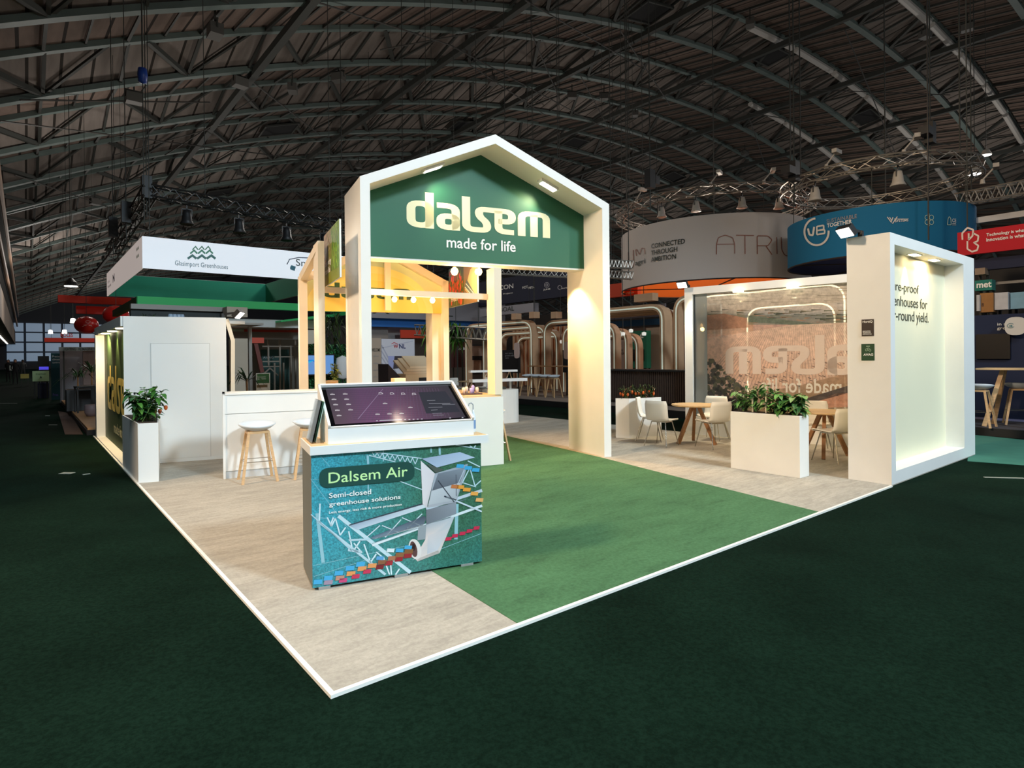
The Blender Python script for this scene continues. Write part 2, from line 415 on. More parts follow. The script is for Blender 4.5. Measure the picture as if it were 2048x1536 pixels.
for n, (y, z0, z1) in enumerate(((31, 4.1, 6.4), (45, 3.6, 6.2))):
    t = thing('hanging_banner', ['narrow white banner hanging on the gallery edge, nearer one', 'narrow white and red banner on the gallery edge, farther one'][n], 'banner', (g0-1.425, y, z0))
    B('banner_cloth', mat('banner_cloth_white', rgb(205, 200, 190), 0.8), t, (-.02, .02, -.9, .9, 0, z1-z0))
# dark hatches in the roof boards
HM = mat('dark_opening', rgb(8, 9, 11), 0.9)
hl = ['upper left', 'left of the gable top', 'above the gable tip', 'right of the gable tip', 'at the top edge, right of centre', 'right of the first pale duct', 'lower right beside a pale duct', 'above the white round banner']
for n, (x, j) in enumerate(((12.3, 3), (13.3, 6), (27.3, 3), (40.4, 3), (25.8, 0), (39.0, 0), (54.9, 0), (55.9, 3))):
    yl = RY0+RP*j; ym = yl+ROFF*.5; z = (zr(x, 0)+zr(x, 1))/2-.0
    t = thing('roof_hatch', 'dark rectangular hatch in the roof boards, '+hl[n], 'hatch', (x, ym, z-.12))
    sl = (zr(x+1, 0)-zr(x-1, 0))/2
    MB().hexa([(-1.1, -.75, -1.1*sl+.05), (1.1, -.75, 1.1*sl+.05), (1.1, .75, 1.1*sl-.15), (-1.1, .75, -1.1*sl-.15), (-1.1, -.75, -1.1*sl+.13), (1.1, -.75, 1.1*sl+.13), (1.1, .75, 1.1*sl-.07), (-1.1, .75, -1.1*sl-.07)]).make('opening', HM, t)
    mb = MB()
    for x0, y0, x1, y1 in ((-1.1, -.75, 1.1, -.75), (1.1, -.75, 1.1, .75), (1.1, .75, -1.1, .75), (-1.1, .75, -1.1, -.75)):
        mb.bar((x0, y0, x0*sl-.05-y0*.13), (x1, y1, x1*sl-.05-y1*.13), .1, .1)
    mb.make('hatch_frame', STEELD, t)
# thin stay rods and small fittings under the roof
RODM = mat('stay_rod', rgb(60, 58, 54), 0.6)
rods = [((0, 242), (700, 330)), ((40, 200), (420, 205)), ((500, 160), (640, 270)), ((620, 0), (900, 90)), ((900, 90), (1290, 300)), ((760, 100), (1080, 40)),
        ((940, 130), (1090, 230)), ((1160, 150), (1230, 280)), ((1050, 0), (1290, 140)), ((1240, 60), (1340, 210)), ((330, 310), (520, 190)), ((960, 400), (1180, 310)), ((1380, 170), (1900, 190)), ((1500, 240), (1560, 420)),
        ((1060, 60), (1120, 200)), ((30, 350), (290, 440)), ((230, 310), (450, 250)), ((1690, 60), (1800, 330)), ((1400, 210), (1900, 290)), ((480, 330), (700, 440))]
RF_PTS = []
def roofpt(u, v, dz=0.0, s=0.965):
    d = ray(u, v); A = CAM; lo, hi = 5.0, 400.0
    f = lambda t: (A[2]+d[2]*t) - zr(min(max(A[0]+d[0]*t, XL), XR), 0)
    for _ in range(50):
        m_ = (lo+hi)/2
        if f(m_) > 0: hi = m_
        else: lo = m_
    P = A+d*lo*s; return (float(P[0]), float(P[1]), float(P[2])+dz)
for n, ((a, b), (c, d)) in enumerate(rods):
    struct(MB().tube(roofpt(a, b), roofpt(c, d), .035, .035, 5).make('trim_%d' % (100+n), RODM))
fit = None
FPOS = [(268, 182), (585, 165), (677, 143), (480, 152), (985, 152), (1208, 185), (190, 395), (480, 340), (1144, 183), (1500, 35), (430, 45), (912, 318), (717, 325), (1935, 45), (1850, 60), (1270, 220), (1360, 280), (1490, 300)]
for n, (u, v) in enumerate(FPOS):
    if fit is None:
        fit = thing('roof_lamp', 'small dark floodlight clamped to the roof steel', 'floodlight', (0, 0, 0), 0, 'dark floodlights under the roof')
        B('lamp_body', mat('dim_grey_lamp', rgb(86, 84, 80), 0.6), fit, (-.3, .3, -.22, .22, -.5, -.12))
        MB().bar((-.3, 0, -.3), (-.3, 0, .0), .05, .05).bar((.3, 0, -.3), (.3, 0, .0), .05, .05).bar((-.34, 0, 0), (.34, 0, 0), .06, .06).bar((0, 0, 0), (0, 0, .5), .06, .06).make('bracket', STEELD, fit)
        o = fit
    else: o = copy_tree(fit)
    face_to(o, roofpt(u, v, 0, .985), n*1.1)
# chain hoist cable over the left banner and one on the right
zt = float(ony(285, 150, 14.4)[2])
t = thing('chain_hoist', 'blue chain hoist on a thin cable above the white square banner', 'hoist', tuple(ony(285, 150, 14.4)))
MB().lathe([(.0, -.22), (.1, -.18), (.12, 0), (.1, .16), (0, .2)], n=10).make('hoist_body', mat('blue_paint', rgb(30, 66, 150), 0.4), t, True)
MB().tube((0, 0, .2), (0, 0, zr(float(ony(285, 150, 14.4)[0]), 0, -.3)-zt), .02, .02, 5).make('cable', STEELD, t); MB().tube((0, 0, -.2), (0, 0, 5.0-zt), .012, .012, 5).make('lifting_chain', STEELD, t)

# ================================================================== STAND FLOOR
bx = [(0, 0), (10.63, 0), (10.63, .55), (10.2, 1.0), (9.66, 4.6), (9.56, 12.3), (0, 12.3)]
BEIGE = mat('beige_stand_carpet', rgb(176, 169, 156), 0.95, var=0.10, scale=2.2, bump=0.3, bscale=120, stretch=(.5, 1.6, 1), spec=0.1)
m = BEIGE; nt = m.node_tree    # brushed drag marks in the pile
b = nt.nodes['Principled BSDF']; src = b.inputs['Base Color'].links[0].from_socket
tc = nt.nodes.new('ShaderNodeTexCoord'); mp = nt.nodes.new('ShaderNodeMapping'); mp.inputs['Scale'].default_value = (1.2, 5.5, 1); mp.inputs['Rotation'].default_value = (0, 0, 0.75)
nz = nt.nodes.new('ShaderNodeTexNoise'); nz.inputs['Scale'].default_value = 3.2; nz.inputs['Detail'].default_value = 7; nz.inputs['Distortion'].default_value = 0.8
nt.links.new(tc.outputs['Object'], mp.inputs[0]); nt.links.new(mp.outputs[0], nz.inputs['Vector'])
r = nt.nodes.new('ShaderNodeMapRange'); r.inputs[1].default_value = .35; r.inputs[2].default_value = .62; r.inputs[3].default_value = .87; r.inputs[4].default_value = 1.03
nt.links.new(nz.outputs[0], r.inputs[0]); sc = nt.nodes.new('ShaderNodeVectorMath'); sc.operation = 'SCALE'
nt.links.new(src, sc.inputs[0]); nt.links.new(r.outputs[0], sc.inputs['Scale']); nt.links.new(sc.outputs[0], b.inputs['Base Color'])
struct(MB().prism(bx, lambda x, y: (x, y, -0.012), lambda x, y: (x, y, 0.0)).make('floor', BEIGE))
CARP = None
GRN = mat('green_stand_carpet', rgb(74, 112, 78), 0.95, var=0.13, scale=2.0, bump=0.3, bscale=120, stretch=(.6, 1.6, 1), spec=0.1)
gp = [(1.17, 0.0), (5.19, 0.0), tuple(gnd(1378, 960)[:2]), tuple(gnd(1200, 914.6)[:2]), tuple(gnd(1009.5, 871)[:2]), core(3.42, 8.2)[:2], core(1.5, 5.3)[:2], (1.25, 1.1)]
struct(MB().prism(gp, lambda x, y: (x, y, 0.0), lambda x, y: (x, y, 0.0035)).make('floor', GRN))
EDGE = mat('white_edge_profile', rgb(244, 242, 232), 0.4)
struct(B('trim_130', EDGE, None, (-.026, 7.1, -.026, 0.0, -.012, .006)))
struct(B('trim_131', EDGE, None, (-.026, 0.0, 0.0, 12.3, -.012, .006)))

def pile(m, sc, lo, st=(1, 1, 1), hi=1.1, k=(.4, .6), rot=0.0):      # fine fibre variation on top of a carpet's colour
    nt = m.node_tree; b = nt.nodes['Principled BSDF']; src = b.inputs['Base Color'].links[0].from_socket
    tc = nt.nodes.new('ShaderNodeTexCoord'); mp = nt.nodes.new('ShaderNodeMapping'); mp.inputs['Scale'].default_value = st; mp.inputs['Rotation'].default_value = (0, 0, rot)
    nz = nt.nodes.new('ShaderNodeTexNoise'); nz.inputs['Scale'].default_value = sc; nz.inputs['Detail'].default_value = 8; nz.inputs['Roughness'].default_value = .75
    nt.links.new(tc.outputs['Object'], mp.inputs[0]); nt.links.new(mp.outputs[0], nz.inputs['Vector'])
    r = nt.nodes.new('ShaderNodeMapRange'); r.inputs[1].default_value = k[0]; r.inputs[2].default_value = k[1]; r.inputs[3].default_value = lo; r.inputs[4].default_value = hi
    nt.links.new(nz.outputs[0], r.inputs[0]); s_ = nt.nodes.new('ShaderNodeVectorMath'); s_.operation = 'SCALE'
    nt.links.new(src, s_.inputs[0]); nt.links.new(r.outputs[0], s_.inputs['Scale']); nt.links.new(s_.outputs[0], b.inputs['Base Color'])
pile(HALLC, 46, .72, hi=1.35); pile(BEIGE, 34, .9, hi=1.07); pile(GRN, 30, .86, hi=1.12); pile(GRN, 5, .86, (.5, 1.6, 1), 1.05, (.36, .5), .5); pile(BEIGE, 3.2, .88, (.8, 2.2, 1), 1.02, (.34, .46), .6)

# ================================================================== ARCH WITH THE GREEN SIGN
AX, AB, AW, AD, AT = 5.195, 4.870, 3.946, 1.031, 0.131
arch = cthing('arch_portal', 'tall white house-shaped arch standing over the green carpet', 'arch', AX-AW/2, AB)
hw = AW/2; HE, HA, HI, HIA = 3.982, 4.805, 3.902, 4.670
outer = [(-hw, 0), (-hw, HE), (0, HA), (hw, HE), (hw, 0)]
inner = [(-hw+AT, 0), (-hw+AT, HI), (0, HIA), (hw-AT, HI), (hw-AT, 0)]
mb = MB()
for i in range(4):
    q = [outer[i], outer[i+1], inner[i+1], inner[i]]
    mb.prism(q[::-1], lambda x, z: (x, 0, z), lambda x, z: (x, AD, z))
mb.make('arch_frame', WHITE, arch)
sb = 5.387-AB
sp = [(-hw+AT, 3.03), (-hw+AT, HI), (0, HIA), (hw-AT, HI), (hw-AT, 3.03)]
sgn = MB().prism(sp[::-1], lambda x, z: (x, sb, z), lambda x, z: (x, sb+.30, z)).make('sign_board', PSIGN, arch)
B('sign_edge_trim', WHITE, arch, (-hw+AT, hw-AT, sb+.005, sb+.3, 3.005, 3.03))
ca = AX-hw
pr = Print(lambda x, y, l: (x, sb-.004-l, y))
# extents of the word on the board
wordmark(pr, 2.035-ca, 3.487, (4.423-2.035)/4.97, 0.395, (252, 240, 190))
o = pr.make('logo_letters', PRINT, sgn)
T('made for life', (2.648-ca, 3.225, 3.799-ca, 3.392), lambda x, y: (x, sb-.005, y), TXWHITE, sgn, 0.012)
for k, (x, z, sx) in enumerate(((2.342-ca, 4.24, 1), (4.219-ca, 4.25, -1))):
    zc = HI+(HIA-HI)*(1-abs(x)/(hw-AT)); s_ = (HIA-HI)/(hw-AT)*(1 if x < 0 else -1)
    lp = cthing('spotlight', ['flat white spotlight under the left slope of the arch, lighting the sign', 'flat white spotlight under the right slope of the arch, lighting the sign'][k], 'spotlight', ca+x, AB+.22, zc)
    MB().hexa([(-.15, -.07, -.15*s_-.04), (.15, -.07, .15*s_-.04), (.15, .07, .15*s_-.04), (-.15, .07, -.15*s_-.04), (-.15, -.07, -.15*s_), (.15, -.07, .15*s_), (.15, .07, .15*s_), (-.15, .07, -.15*s_)]).make('lamp_body', WHITE, lp)
    MB().hexa([(-.12, -.055, -.12*s_-.05), (.12, -.055, .12*s_-.05), (.12, .055, .12*s_-.05), (-.12, .055, -.12*s_-.05), (-.12, -.055, -.12*s_-.038), (.12, -.055, .12*s_-.038), (.12, .055, .12*s_-.038), (-.12, .055, -.12*s_-.038)]).make('lamp_lens', LAMPC, lp)
    P = core(ca+x, AB+.25, zc-.1); light('SPOT', 'sign_spot', P, core(ca+x*.45, 5.39, 3.6), 32, (1.0, .86, .55), .04, 110, .9)
# lamps set in the legs behind the sign
for k, (a, b, tz) in enumerate(((AX-.45, 5.6, 0), (AX-AW+.4, 5.6, 0))):
    light('SPOT', 'leg_spot', core(a, b, 2.98), core(a+(.28 if k == 0 else -.2), b-.05, 0.2), 230, WARM, .04, 92, .5)
bulb = mat('warm_glass_bulb', rgb(255, 214, 150), 0.2, emit=(1.0, 0.62, 0.22, 1), es=7)
SOCK = mat('brass_socket', rgb(120, 86, 40), 0.4, 0.6)
def pendant(a, b, z, ztop, r, label, grp, e):
    t = cthing('pendant_bulb', label, 'pendant lamp', a, b, z, grp)
    MB().lathe([(0, -r), (r*.6, -r*.8), (r, 0), (r*.8, r*.65), (r*.3, r*1.1), (0, r*1.15)], n=16).make('glass_globe', bulb, t, True)
    MB().tube((0, 0, r), (0, 0, r*1.9), r*.32, r*.3, 10).make('socket', SOCK, t)
    MB().tube((0, 0, r*1.9), (0, 0, ztop-z), .006, .006, 5).make('cord', BLACK, t)
    light('POINT', 'bulb_light', core(a, b-.02, z-r-.08), None, e, WARM, .06)

# ================================================================== BAR HOUSE (island, side bar, posts)
bar = cthing('bar_counter', 'long white bar counter with panel joints behind the two stools', 'counter', -.434, 5.734)
B('counter_front', WHITE, bar, (.0, .03, 0, .5, 0, 1.14), (.03, 1.28, .012, .03, .1, .86), (1.283, 1.68, .012, .03, .1, .86), (.03, 1.28, .012, .03, .868, 1.12), (1.283, 1.68, .012, .03, .868, 1.12), (.03, 1.68, .03, .5, .0, 1.1))
B('plinth', mat('dull_white_plinth', rgb(205, 208, 208), 0.5), bar, (.03, 1.68, .02, .1, 0, .092))
B('worktop', WHITE, bar, (.0, 1.68, 0, .55, 1.12, 1.14))
isl = cthing('bar_island', 'white box island counter with pale wood top behind the touchscreen kiosk', 'counter', 1.40, 5.035)
B('counter_body', WHITE, isl, (0, 1.45, .05, 1.75, 0, .96)); B('front_panel', WHITE, isl, (0, 1.986, 0, .05, 0, 1.005)); B('counter_slab', WHITE, isl, (0, 1.986, .05, 1.75, .96, 1.005))
B('wood_top', OAKTOP, isl, (.03, 1.96, .02, 1.72, 1.005, 1.032))
hs = cthing('timber_house_frame', 'open cream house-shaped post frame rising from the bar, with yellow gable sign', 'frame', .723, 6.98)
CR = mat('cream_painted_timber', rgb(238, 224, 200), 0.5)
fb = 6.98
def fbx(name, m, *bs): return B(name, m, hs, *bs)
fbx('post', CR, (0, .128, 0, .16, 0, 2.92)); fbx('post', CR, (2.46, 2.56, 0, .16, 0, 2.95))
fbx('back_post', CR, (2.30, 2.46, .16, .5, 0, 2.9))
fbx('front_post', CR, (.11, .20, -1.23, -.8, 1.14, 3.27)); fbx('front_post', CR, (2.535, 2.655, -1.94, -1.68, 1.035-.0, 2.91))
mb = MB(); mb.bar((.155, -1.0, 3.2), (.065, .08, 2.9), .10, .12); mb.make('side_rail', CR, hs)
mb = MB(); mb.bar((.2, -.83, 2.62), (2.56, -1.70, 2.50), .07, .085); mb.make('cross_beam', CR, hs)
mb = MB(); mb.bar((1.45, -.02, 2.4), (1.45, -.02, 3.3), .1, .05); mb.make('king_post', CR, hs)
gz = lambda x: 2.92+(3.56-2.92)*(1-abs(x-1.28)/1.28)
mb = MB(); mb.bar((0.05, .08, 2.86), (1.28, .08, 3.5), .16, .12); mb.bar((2.51, .08, 2.89), (1.28, .08, 3.5), .16, .12); mb.make('gable_rafter', CR, hs)
gp_ = [(.128, 2.375), (.128, gz(.128)-.12), (1.28, 3.42), (2.46, gz(2.46)-.12), (2.46, 2.375)]
YB = mat('gable_sign_board', rgb(240, 210, 130), 0.6)
gb = MB().prism(gp_[::-1], lambda x, z: (x, .1, z), lambda x, z: (x, .14, z)).make('gable_sign', YB, hs)
pr = Print(lambda x, y, l: (x, .097-l, y))
pr.poly(gp_, [(246, 208, 96), (214, 226, 190), (206, 222, 190), (214, 220, 170), (240, 196, 74)])
pr.layer(); C_ = [(246, 232, 150), (250, 226, 130), (252, 218, 108)]
for k, (rx, rz) in enumerate(((1.1, .78), (.98, .66), (.84, .54))):
    pts = [(1.2+rx*math.cos(t), 2.376+rz*math.sin(t)) for t in [PI*i/24 for i in range(25)]]
    pr.layer(); pr.poly(pts, C_[k])
pr.layer(); wordmark(pr, .40, 2.60, 1.5/4.97, .19, (52, 84, 46))
pr.make('printed_artwork', PRINT, gb)
for k, (u, v) in enumerate(((789, 599), (827, 600), (865, 601))):
    a, z = onb(u, v, 5.52+(.0 if k == 0 else 0)); x = a-.723
    yb_ = -.83+(x-.2)/2.36*-.87; a, z = onb(u, v, fb+yb_)
    pendant(a, fb+yb_, z, 2.5, .043, 'small round bulb hanging under the cross beam over the bar, '+['left one of three', 'middle one of three', 'right one of three'][k], 'bulbs over the bar', 14)
for k, (u, v) in enumerate(((909, 543), (957, 544))):
    a, z = onb(u, v, 5.75); pendant(a, 5.75, z, 3.9, .062, ['larger glowing bulb under the green sign, left of the pair', 'larger glowing bulb under the green sign, right of the pair'][k], 'bulbs behind the sign', 22)
# photo banners on the sides of the frame
def banner(name, label, a, b0, b1, z0, z1, fill):
    t = cthing(name, label, 'banner', a, b0, 0)
    bd = B('banner_panel', WHITE, t, (-.012, .012, 0, b1-b0, z0, z1))
    return t, bd
t, bd = banner('photo_banner', 'leafy green and bark photo banner on the left side of the arch', 1.0, 4.95, 6.16, 2.66, 3.42, None)
for sx in (-1,):
    pr = Print(lambda x, y, l: (-.0135-l, 1.21-x, y), lambda x, y: (x*1.21, 2.66+y*.76))
    pr.poly([(0, 0), (1, 0), (1, 1), (0, 1)], [(120, 110, 30), (110, 140, 40), (120, 150, 60), (150, 120, 90)])
    rnd = random.Random(3)
    for i in range(150):
        x = .5+rnd.random()*.48; y = rnd.random(); g_ = rnd.choice([(60, 130, 20), (120, 190, 40), (30, 80, 20), (160, 210, 80)])
        if i % 40 == 0: pr.layer(.0003)
        x2 = min(1, max(.45, x+rnd.uniform(-.03, .03))); pr.line(x, y, x2, min(1, y+.16), .02, g_, .004)
    for i in range(110):
        x = rnd.random()*.44; y = .22+rnd.random()*.76; g_ = rnd.choice([(150, 112, 86), (206, 176, 150), (112, 78, 56), (184, 150, 120)])
        if i % 40 == 0: pr.layer(.0003)
        pr.line(x, y, min(.45, x+.05), min(1, y+.05), .022, g_, .008)
    pr.layer(); pr.poly([(0, 0), (1, 0), (1, .18), (0, .22)], [(126, 122, 30), (140, 150, 20), (120, 140, 30), (130, 130, 60)])
    pr.make('photo_print', PRINT, bd)
    T('less energy\nmore life', (.12, 2.82, .62, 3.02), lambda x, y: (-.019, 1.21-x, y), TXWHITE, bd, .01)
t, bd = banner('photo_banner', 'red pepper and greenhouse roof photo banner on the right side of the bar frame', 3.30, 5.72, 6.97, 2.47, 3.15, None)
pr = Print(lambda x, y, l: (-.0135-l, 1.25-x, y), lambda x, y: (x*1.25, 2.47+y*.68))
pr.poly([(0, 0), (.55, 0), (.55, 1), (0, 1)], (60, 70, 36)); pr.poly([(.55, 0), (1, 0), (1, 1), (.55, 1)], (120, 96, 74))
rnd = random.Random(5)
for i in range(90):
    x = rnd.random()*.5+.02; y = rnd.random()*.85; c = rnd.choice([(200, 40, 26), (230, 70, 50), (150, 20, 16), (90, 120, 40), (220, 60, 40)])
    if i % 22 == 0: pr.layer(.0003)
    pr.ell(x, y+.07, .018, .075, c, 8, rnd.uniform(-.2, .2))
pr.layer(); pr.poly([(.6, .35), (.78, .8), (1, .9), (1, .2), (.86, .1)], (196, 168, 138)); pr.layer(); pr.poly([(.58, .42), (.66, .6), (.92, .2), (.86, .08)], (70, 90, 110))
pr.layer(); pr.line(.6, .42, .88, .12, .02, (210, 220, 230)); pr.line(.63, .5, .9, .2, .02, (210, 220, 230))
pr.make('photo_print', PRINT, bd)
T('fresh', (.12, 2.56, .42, 2.64), lambda x, y: (-.018, 1.25-x, y), TXWHITE, bd, .01)
# things on the island
t = cthing('glass_tray', 'small tray of cups and bottles on the island counter', 'tray', 2.98, 5.32, 1.032)
B('tray', mat('dark_tray', rgb(90, 66, 50), 0.5), t, (-.16, .16, -.09, .09, 0, .02), bevel=.004)
cl = ['cream cup at the left end of the small tray', 'cream cup second from the left on the tray', 'lilac cup in the middle of the small tray', 'tall lilac cup, second from the right on the tray', 'cream cup at the right end of the small tray']
for k, (x, y, h, c) in enumerate(((-.11, 0, .09, 0), (-.05, .03, .1, 0), (0, -.03, .08, 1), (.05, .02, .12, 1), (.1, -.02, .09, 0))):
    o = MB().lathe([(0, 0), (.022, 0), (.026, h*.8), (.016, h), (0, h)], (0, 0, 0), 10).make('cup', mat(['cup_cream', 'cup_lilac'][c], [rgb(240, 214, 190), rgb(186, 170, 220)][c], .4), None, True)
    face_to(o, core(2.98+x, 5.32+y, 1.053), 0); tag(o, cl[k], 'cup', 'cups on the tray')

# ================================================================== CABIN ON THE LEFT
cab = cthing('storage_cabin', 'white cabin with a plain flush door on the left of the stand', 'cabin', -1.796, 7.53)
DW = 1.796
P0c = core(-1.796, 7.53); HC = 2.27
def cl_(x, y, z=0.0):      # world -> cabin local
    dx, dy = x-P0c[0], y-P0c[1]; return (dx*CT-dy*ST, dx*ST+dy*CT, z)
def cbox(name, m, x0, x1, y0, y1, z0, z1): # box aligned with the platform edge, in cabin local coordinates
    return MB().hexa([cl_(x0, y0, z0), cl_(x1, y0, z0), cl_(x1, y1, z0), cl_(x0, y1, z0), cl_(x0, y0, z1), cl_(x1, y0, z1), cl_(x1, y1, z1), cl_(x0, y1, z1)]).make(name, m, cab)
B('front_wall', PAINT, cab, (0, 1.44, 0, .08, .05, HC), (0, .36, -.001, .07, 0, HC))
B('skirting_board', WHITE, cab, (.34, 1.45, -.012, 0, 0, .05))
dr = B('door', mat('door_white', rgb(236, 235, 230), .55), cab, (.37, 1.19, -.008, 0, .06, 1.85))
B('door_frame', mat('door_joint', rgb(196, 194, 188), .6), cab, (.362, .37, -.006, 0, .05, 1.86), (1.19, 1.198, -.006, 0, .05, 1.86), (.362, 1.198, -.006, 0, 1.85, 1.858))
B('end_wall', CR, cab, (1.36, 1.44, .08, 2.6, 0, HC-.3))
mb = MB(); mb.bar((1.45, .03, HC-.02), (1.54, .03, 1.9), .06, .05); mb.bar((1.54, .03, 1.93), (1.53, .03, 1.03), .06, .06); mb.make('side_jamb', CR, cab)
cbox('back_wall', PAINT, 0, 2.4, 11.9, 12.0, 0, HC)
cbox('roof_fascia', PAINT, -.0, .20, 7.76, 12.0, 2.12, HC)
cbox('roof_panel', PAINT, .3, 1.9, 8.0, 12.0, HC-.06, HC-.01)
cbox('far_jamb', PAINT, -.0, .20, 11.78, 12.0, 0, 2.12)
cbox('sill', PAINT, .0, .2, 7.75, 11.78, -.0, .03)
sb_ = cbox('green_sign_wall', mat('dark_olive_sign', rgb(46, 74, 34), .55), .155, .20, 7.78, 11.78, .03, 2.12)
def sideframe(x, y, l=0.0): return cl_(.153-l, 11.78-x, y)
pr = Print(lambda x, y, l: sideframe(x, y, l+.003))
wordmark(pr, .55, .65, .70, .64, (246, 220, 120)); pr.make('logo_letters', PRINT, sb_)
T('made for life', (1.55, .26, 3.3, .46), lambda x, y: sideframe(x, y, .004), CREAM, sb_, .012)
for k, y in enumerate((8.45, 9.6, 10.7)):
    o = thing('downlight', 'round recessed downlight above the left wall sign, '+['nearest of three', 'middle of three', 'farthest of three'][k], 'downlight', (.078, y, 2.12), 0, 'downlights over the side sign')
    MB().lathe([(0, -.012), (.07, -.012), (.075, 0), (0, 0)], n=18, sy=2.2).make('lens', LAMPW, o, False)
    light('SPOT', 'side_sign_spot', (.075, y, 2.09), (.13, y, .6), 60, (1, .72, .34), .03, 75, .6)

light('AREA', 'side_recess_fill', (.03, 10.9, 2.08), (.02, 11.8, .2), 26, (1, .74, .42), .1)  # unseen area lights added to brighten the jamb and sill
light('AREA', 'side_recess_fill', (.07, 8.6, 2.08), (.07, 8.7, 0), 16, (1, .74, .42), .1)
# pots, leaves
def leafblade(mb_, cols, base, d, L, Wd, droop, col, fold=.25):
    d = Vector(d).normalized(); up = Vector((0, 0, 1)); sd = d.cross(up)
    sd = sd.normalized() if sd.length > .05 else Vector((1, 0, 0)); nn = sd.cross(d)
    b = Vector(base); pts = []
    for t, wv in ((0, .06), (.3, .9), (.62, .8), (1, .02)):
        c = b+d*L*t-up*droop*L*t*t
        pts.append((c-sd*Wd*wv/2+nn*Wd*fold*wv*.5, c, c+sd*Wd*wv/2+nn*Wd*fold*wv*.5))
    n = len(mb_.v)
    mb_.v += [tuple(p) for r in pts for p in r]
    for i in range(3):
        for j in range(2):
            mb_.f.append((n+i*3+j, n+i*3+j+1, n+(i+1)*3+j+1, n+(i+1)*3+j)); cols.append(col)
def leafmesh(name, mb_, cols, parent, m=None):
    me = bpy.data.meshes.new(name); me.from_pydata(mb_.v, [], mb_.f); me.update()
    ca = me.color_attributes.new('Col', 'FLOAT_COLOR', 'CORNER'); k = 0
    for p, c in zip(me.polygons, cols):
        cc = rgb(*c)
        for j in range(p.loop_total): ca.data[k].color = cc; k += 1
    me.materials.append(m or LEAF)
    o = bpy.data.objects.new(name, me); COL.objects.link(o); o.parent = parent; return o
GREENS = [(48, 96, 40), (66, 120, 46), (36, 76, 36), (86, 140, 58), (54, 104, 60)]
STEMM = mat('plant_stem', rgb(96, 120, 60), .7)
FRUIT = {'orange': mat('orange_fruit', rgb(196, 92, 36), .3), 'red': mat('red_fruit', rgb(196, 40, 24), .3)}
def bushy(name, label, cat, loc, h, rad, nst, nl, L, seed, fruits=0, fcol='orange', group=None, low=.25, stakes=0, pal=GREENS, wide=.55, rz=0.0, sx=1.0):
    r_ = random.Random(seed); t = thing(name, label, cat, loc, rz, group); mb_ = MB(); cols = []; sm = MB(); fr = []
    for i in range(nst):
        a = 2*PI*i/nst+r_.uniform(-.4, .4); rr = rad*r_.uniform(.2, .85)
        p0 = Vector((r_.uniform(-.3, .3)*rad*sx, r_.uniform(-.3, .3)*rad, 0)); hh = h*r_.uniform(.6, .95)
        p2 = Vector((rr*math.cos(a)*sx, rr*math.sin(a), hh)); p1 = (p0+p2)/2+Vector((0, 0, hh*.12)); pts = [p0, p1, p2]
        sm.tube(p0, p1, .006, .005, 5); sm.tube(p1, p2, .005, .003, 5)
        for k in range(nl):
            f = low+(1-low)*(k+r_.random())/nl; q = p0*(1-f)**2+p1*2*f*(1-f)+p2*f*f
            aa = r_.uniform(0, 2*PI); d = (math.cos(aa), math.sin(aa), r_.uniform(-.25, .5))
            leafblade(mb_, cols, q, d, L*r_.uniform(.6, 1.15), L*wide*r_.uniform(.8, 1.1), r_.uniform(.2, .7), r_.choice(pal))
        if i < fruits: fr.append(q*.0+p0*.45+p2*.55+Vector((math.cos(a)*rad*.25*sx, math.sin(a)*rad*.25, -h*.10)))
    sm.make('stem', STEMM, t); leafmesh('foliage', mb_, cols, t)
    for i in range(stakes):
        a = 2*PI*i/max(1, stakes); MB().tube((rad*.3*math.cos(a), rad*.3*math.sin(a), -.02), (rad*.3*math.cos(a), rad*.3*math.sin(a), h*.6), .012, .012, 6).make('support_cane', mat('pale_cane', rgb(224, 214, 190), .6), t)
    for p in fr: MB().lathe([(0, -.04), (.018, -.028), (.026, 0), (.02, .025), (0, .03)], tuple(p), 8).make('pepper', FRUIT[fcol], t, True)
    return t
# tall planter box on the left edge
pl = thing('tall_planter', 'tall white planter box on the left corner edge, in front of the cabin', 'planter', (0, 6.14, 0))
a_ = [(0, 0), (.228, -.065), (.48, 1.42), (0, 1.55)]; hp = .80
hp = float(-(849-722)/1189*np.dot(gnd(278, 966)-CAM, FW)+1.6)
MB().prism(a_, lambda x, y: (x, y, 0), lambda x, y: (x, y, hp)).make('planter_box', WHITE, pl)
MB().prism([(.02, .02), (.22, -.04), (.45, 1.38), (.02, 1.51)], lambda x, y: (x, y, hp), lambda x, y: (x, y, hp+.004)).make('soil', SOIL, pl)
bushy('pepper_plant', 'bushy pepper plant with orange fruit in the tall left planter', 'plant', (.15, 6.40, hp), .53, .33, 12, 19, .15, 11, 3, 'orange', low=.1)
bushy('pepper_plant', 'second leafy plant farther back in the tall left planter', 'plant', (.18, 6.95, hp), .40, .22, 6, 12, .14, 12, 3, 'orange', low=.1)
# back planter with orange peppers
pb = thing('planter_box', 'white rectangular planter with orange peppers beside the arch leg', 'planter', tuple(gnd(1258.8, 876.8)))
q1 = gnd(1320, 872)-gnd(1258.8, 876.8); q2 = gnd(1238, 875.7)-gnd(1258.8, 876.8); q1 = q1*1.05; q2 = q2*1.3
pp = [(0, 0), (float(q1[0]), float(q1[1])), (float(q1[0]+q2[0]), float(q1[1]+q2[1])), (float(q2[0]), float(q2[1]))]
MB().prism(pp, lambda x, y: (x, y, 0), lambda x, y: (x, y, .765)).make('planter_body', WHITE, pb)
cxp, cyp = sum(p[0] for p in pp)/4, sum(p[1] for p in pp)/4
MB().prism([(cxp+(x-cxp)*.9, cyp+(y-cyp)*.9) for x, y in pp], lambda x, y: (x, y, .765), lambda x, y: (x, y, .77)).make('soil', SOIL, pb)
b0 = gnd(1258.8, 876.8)
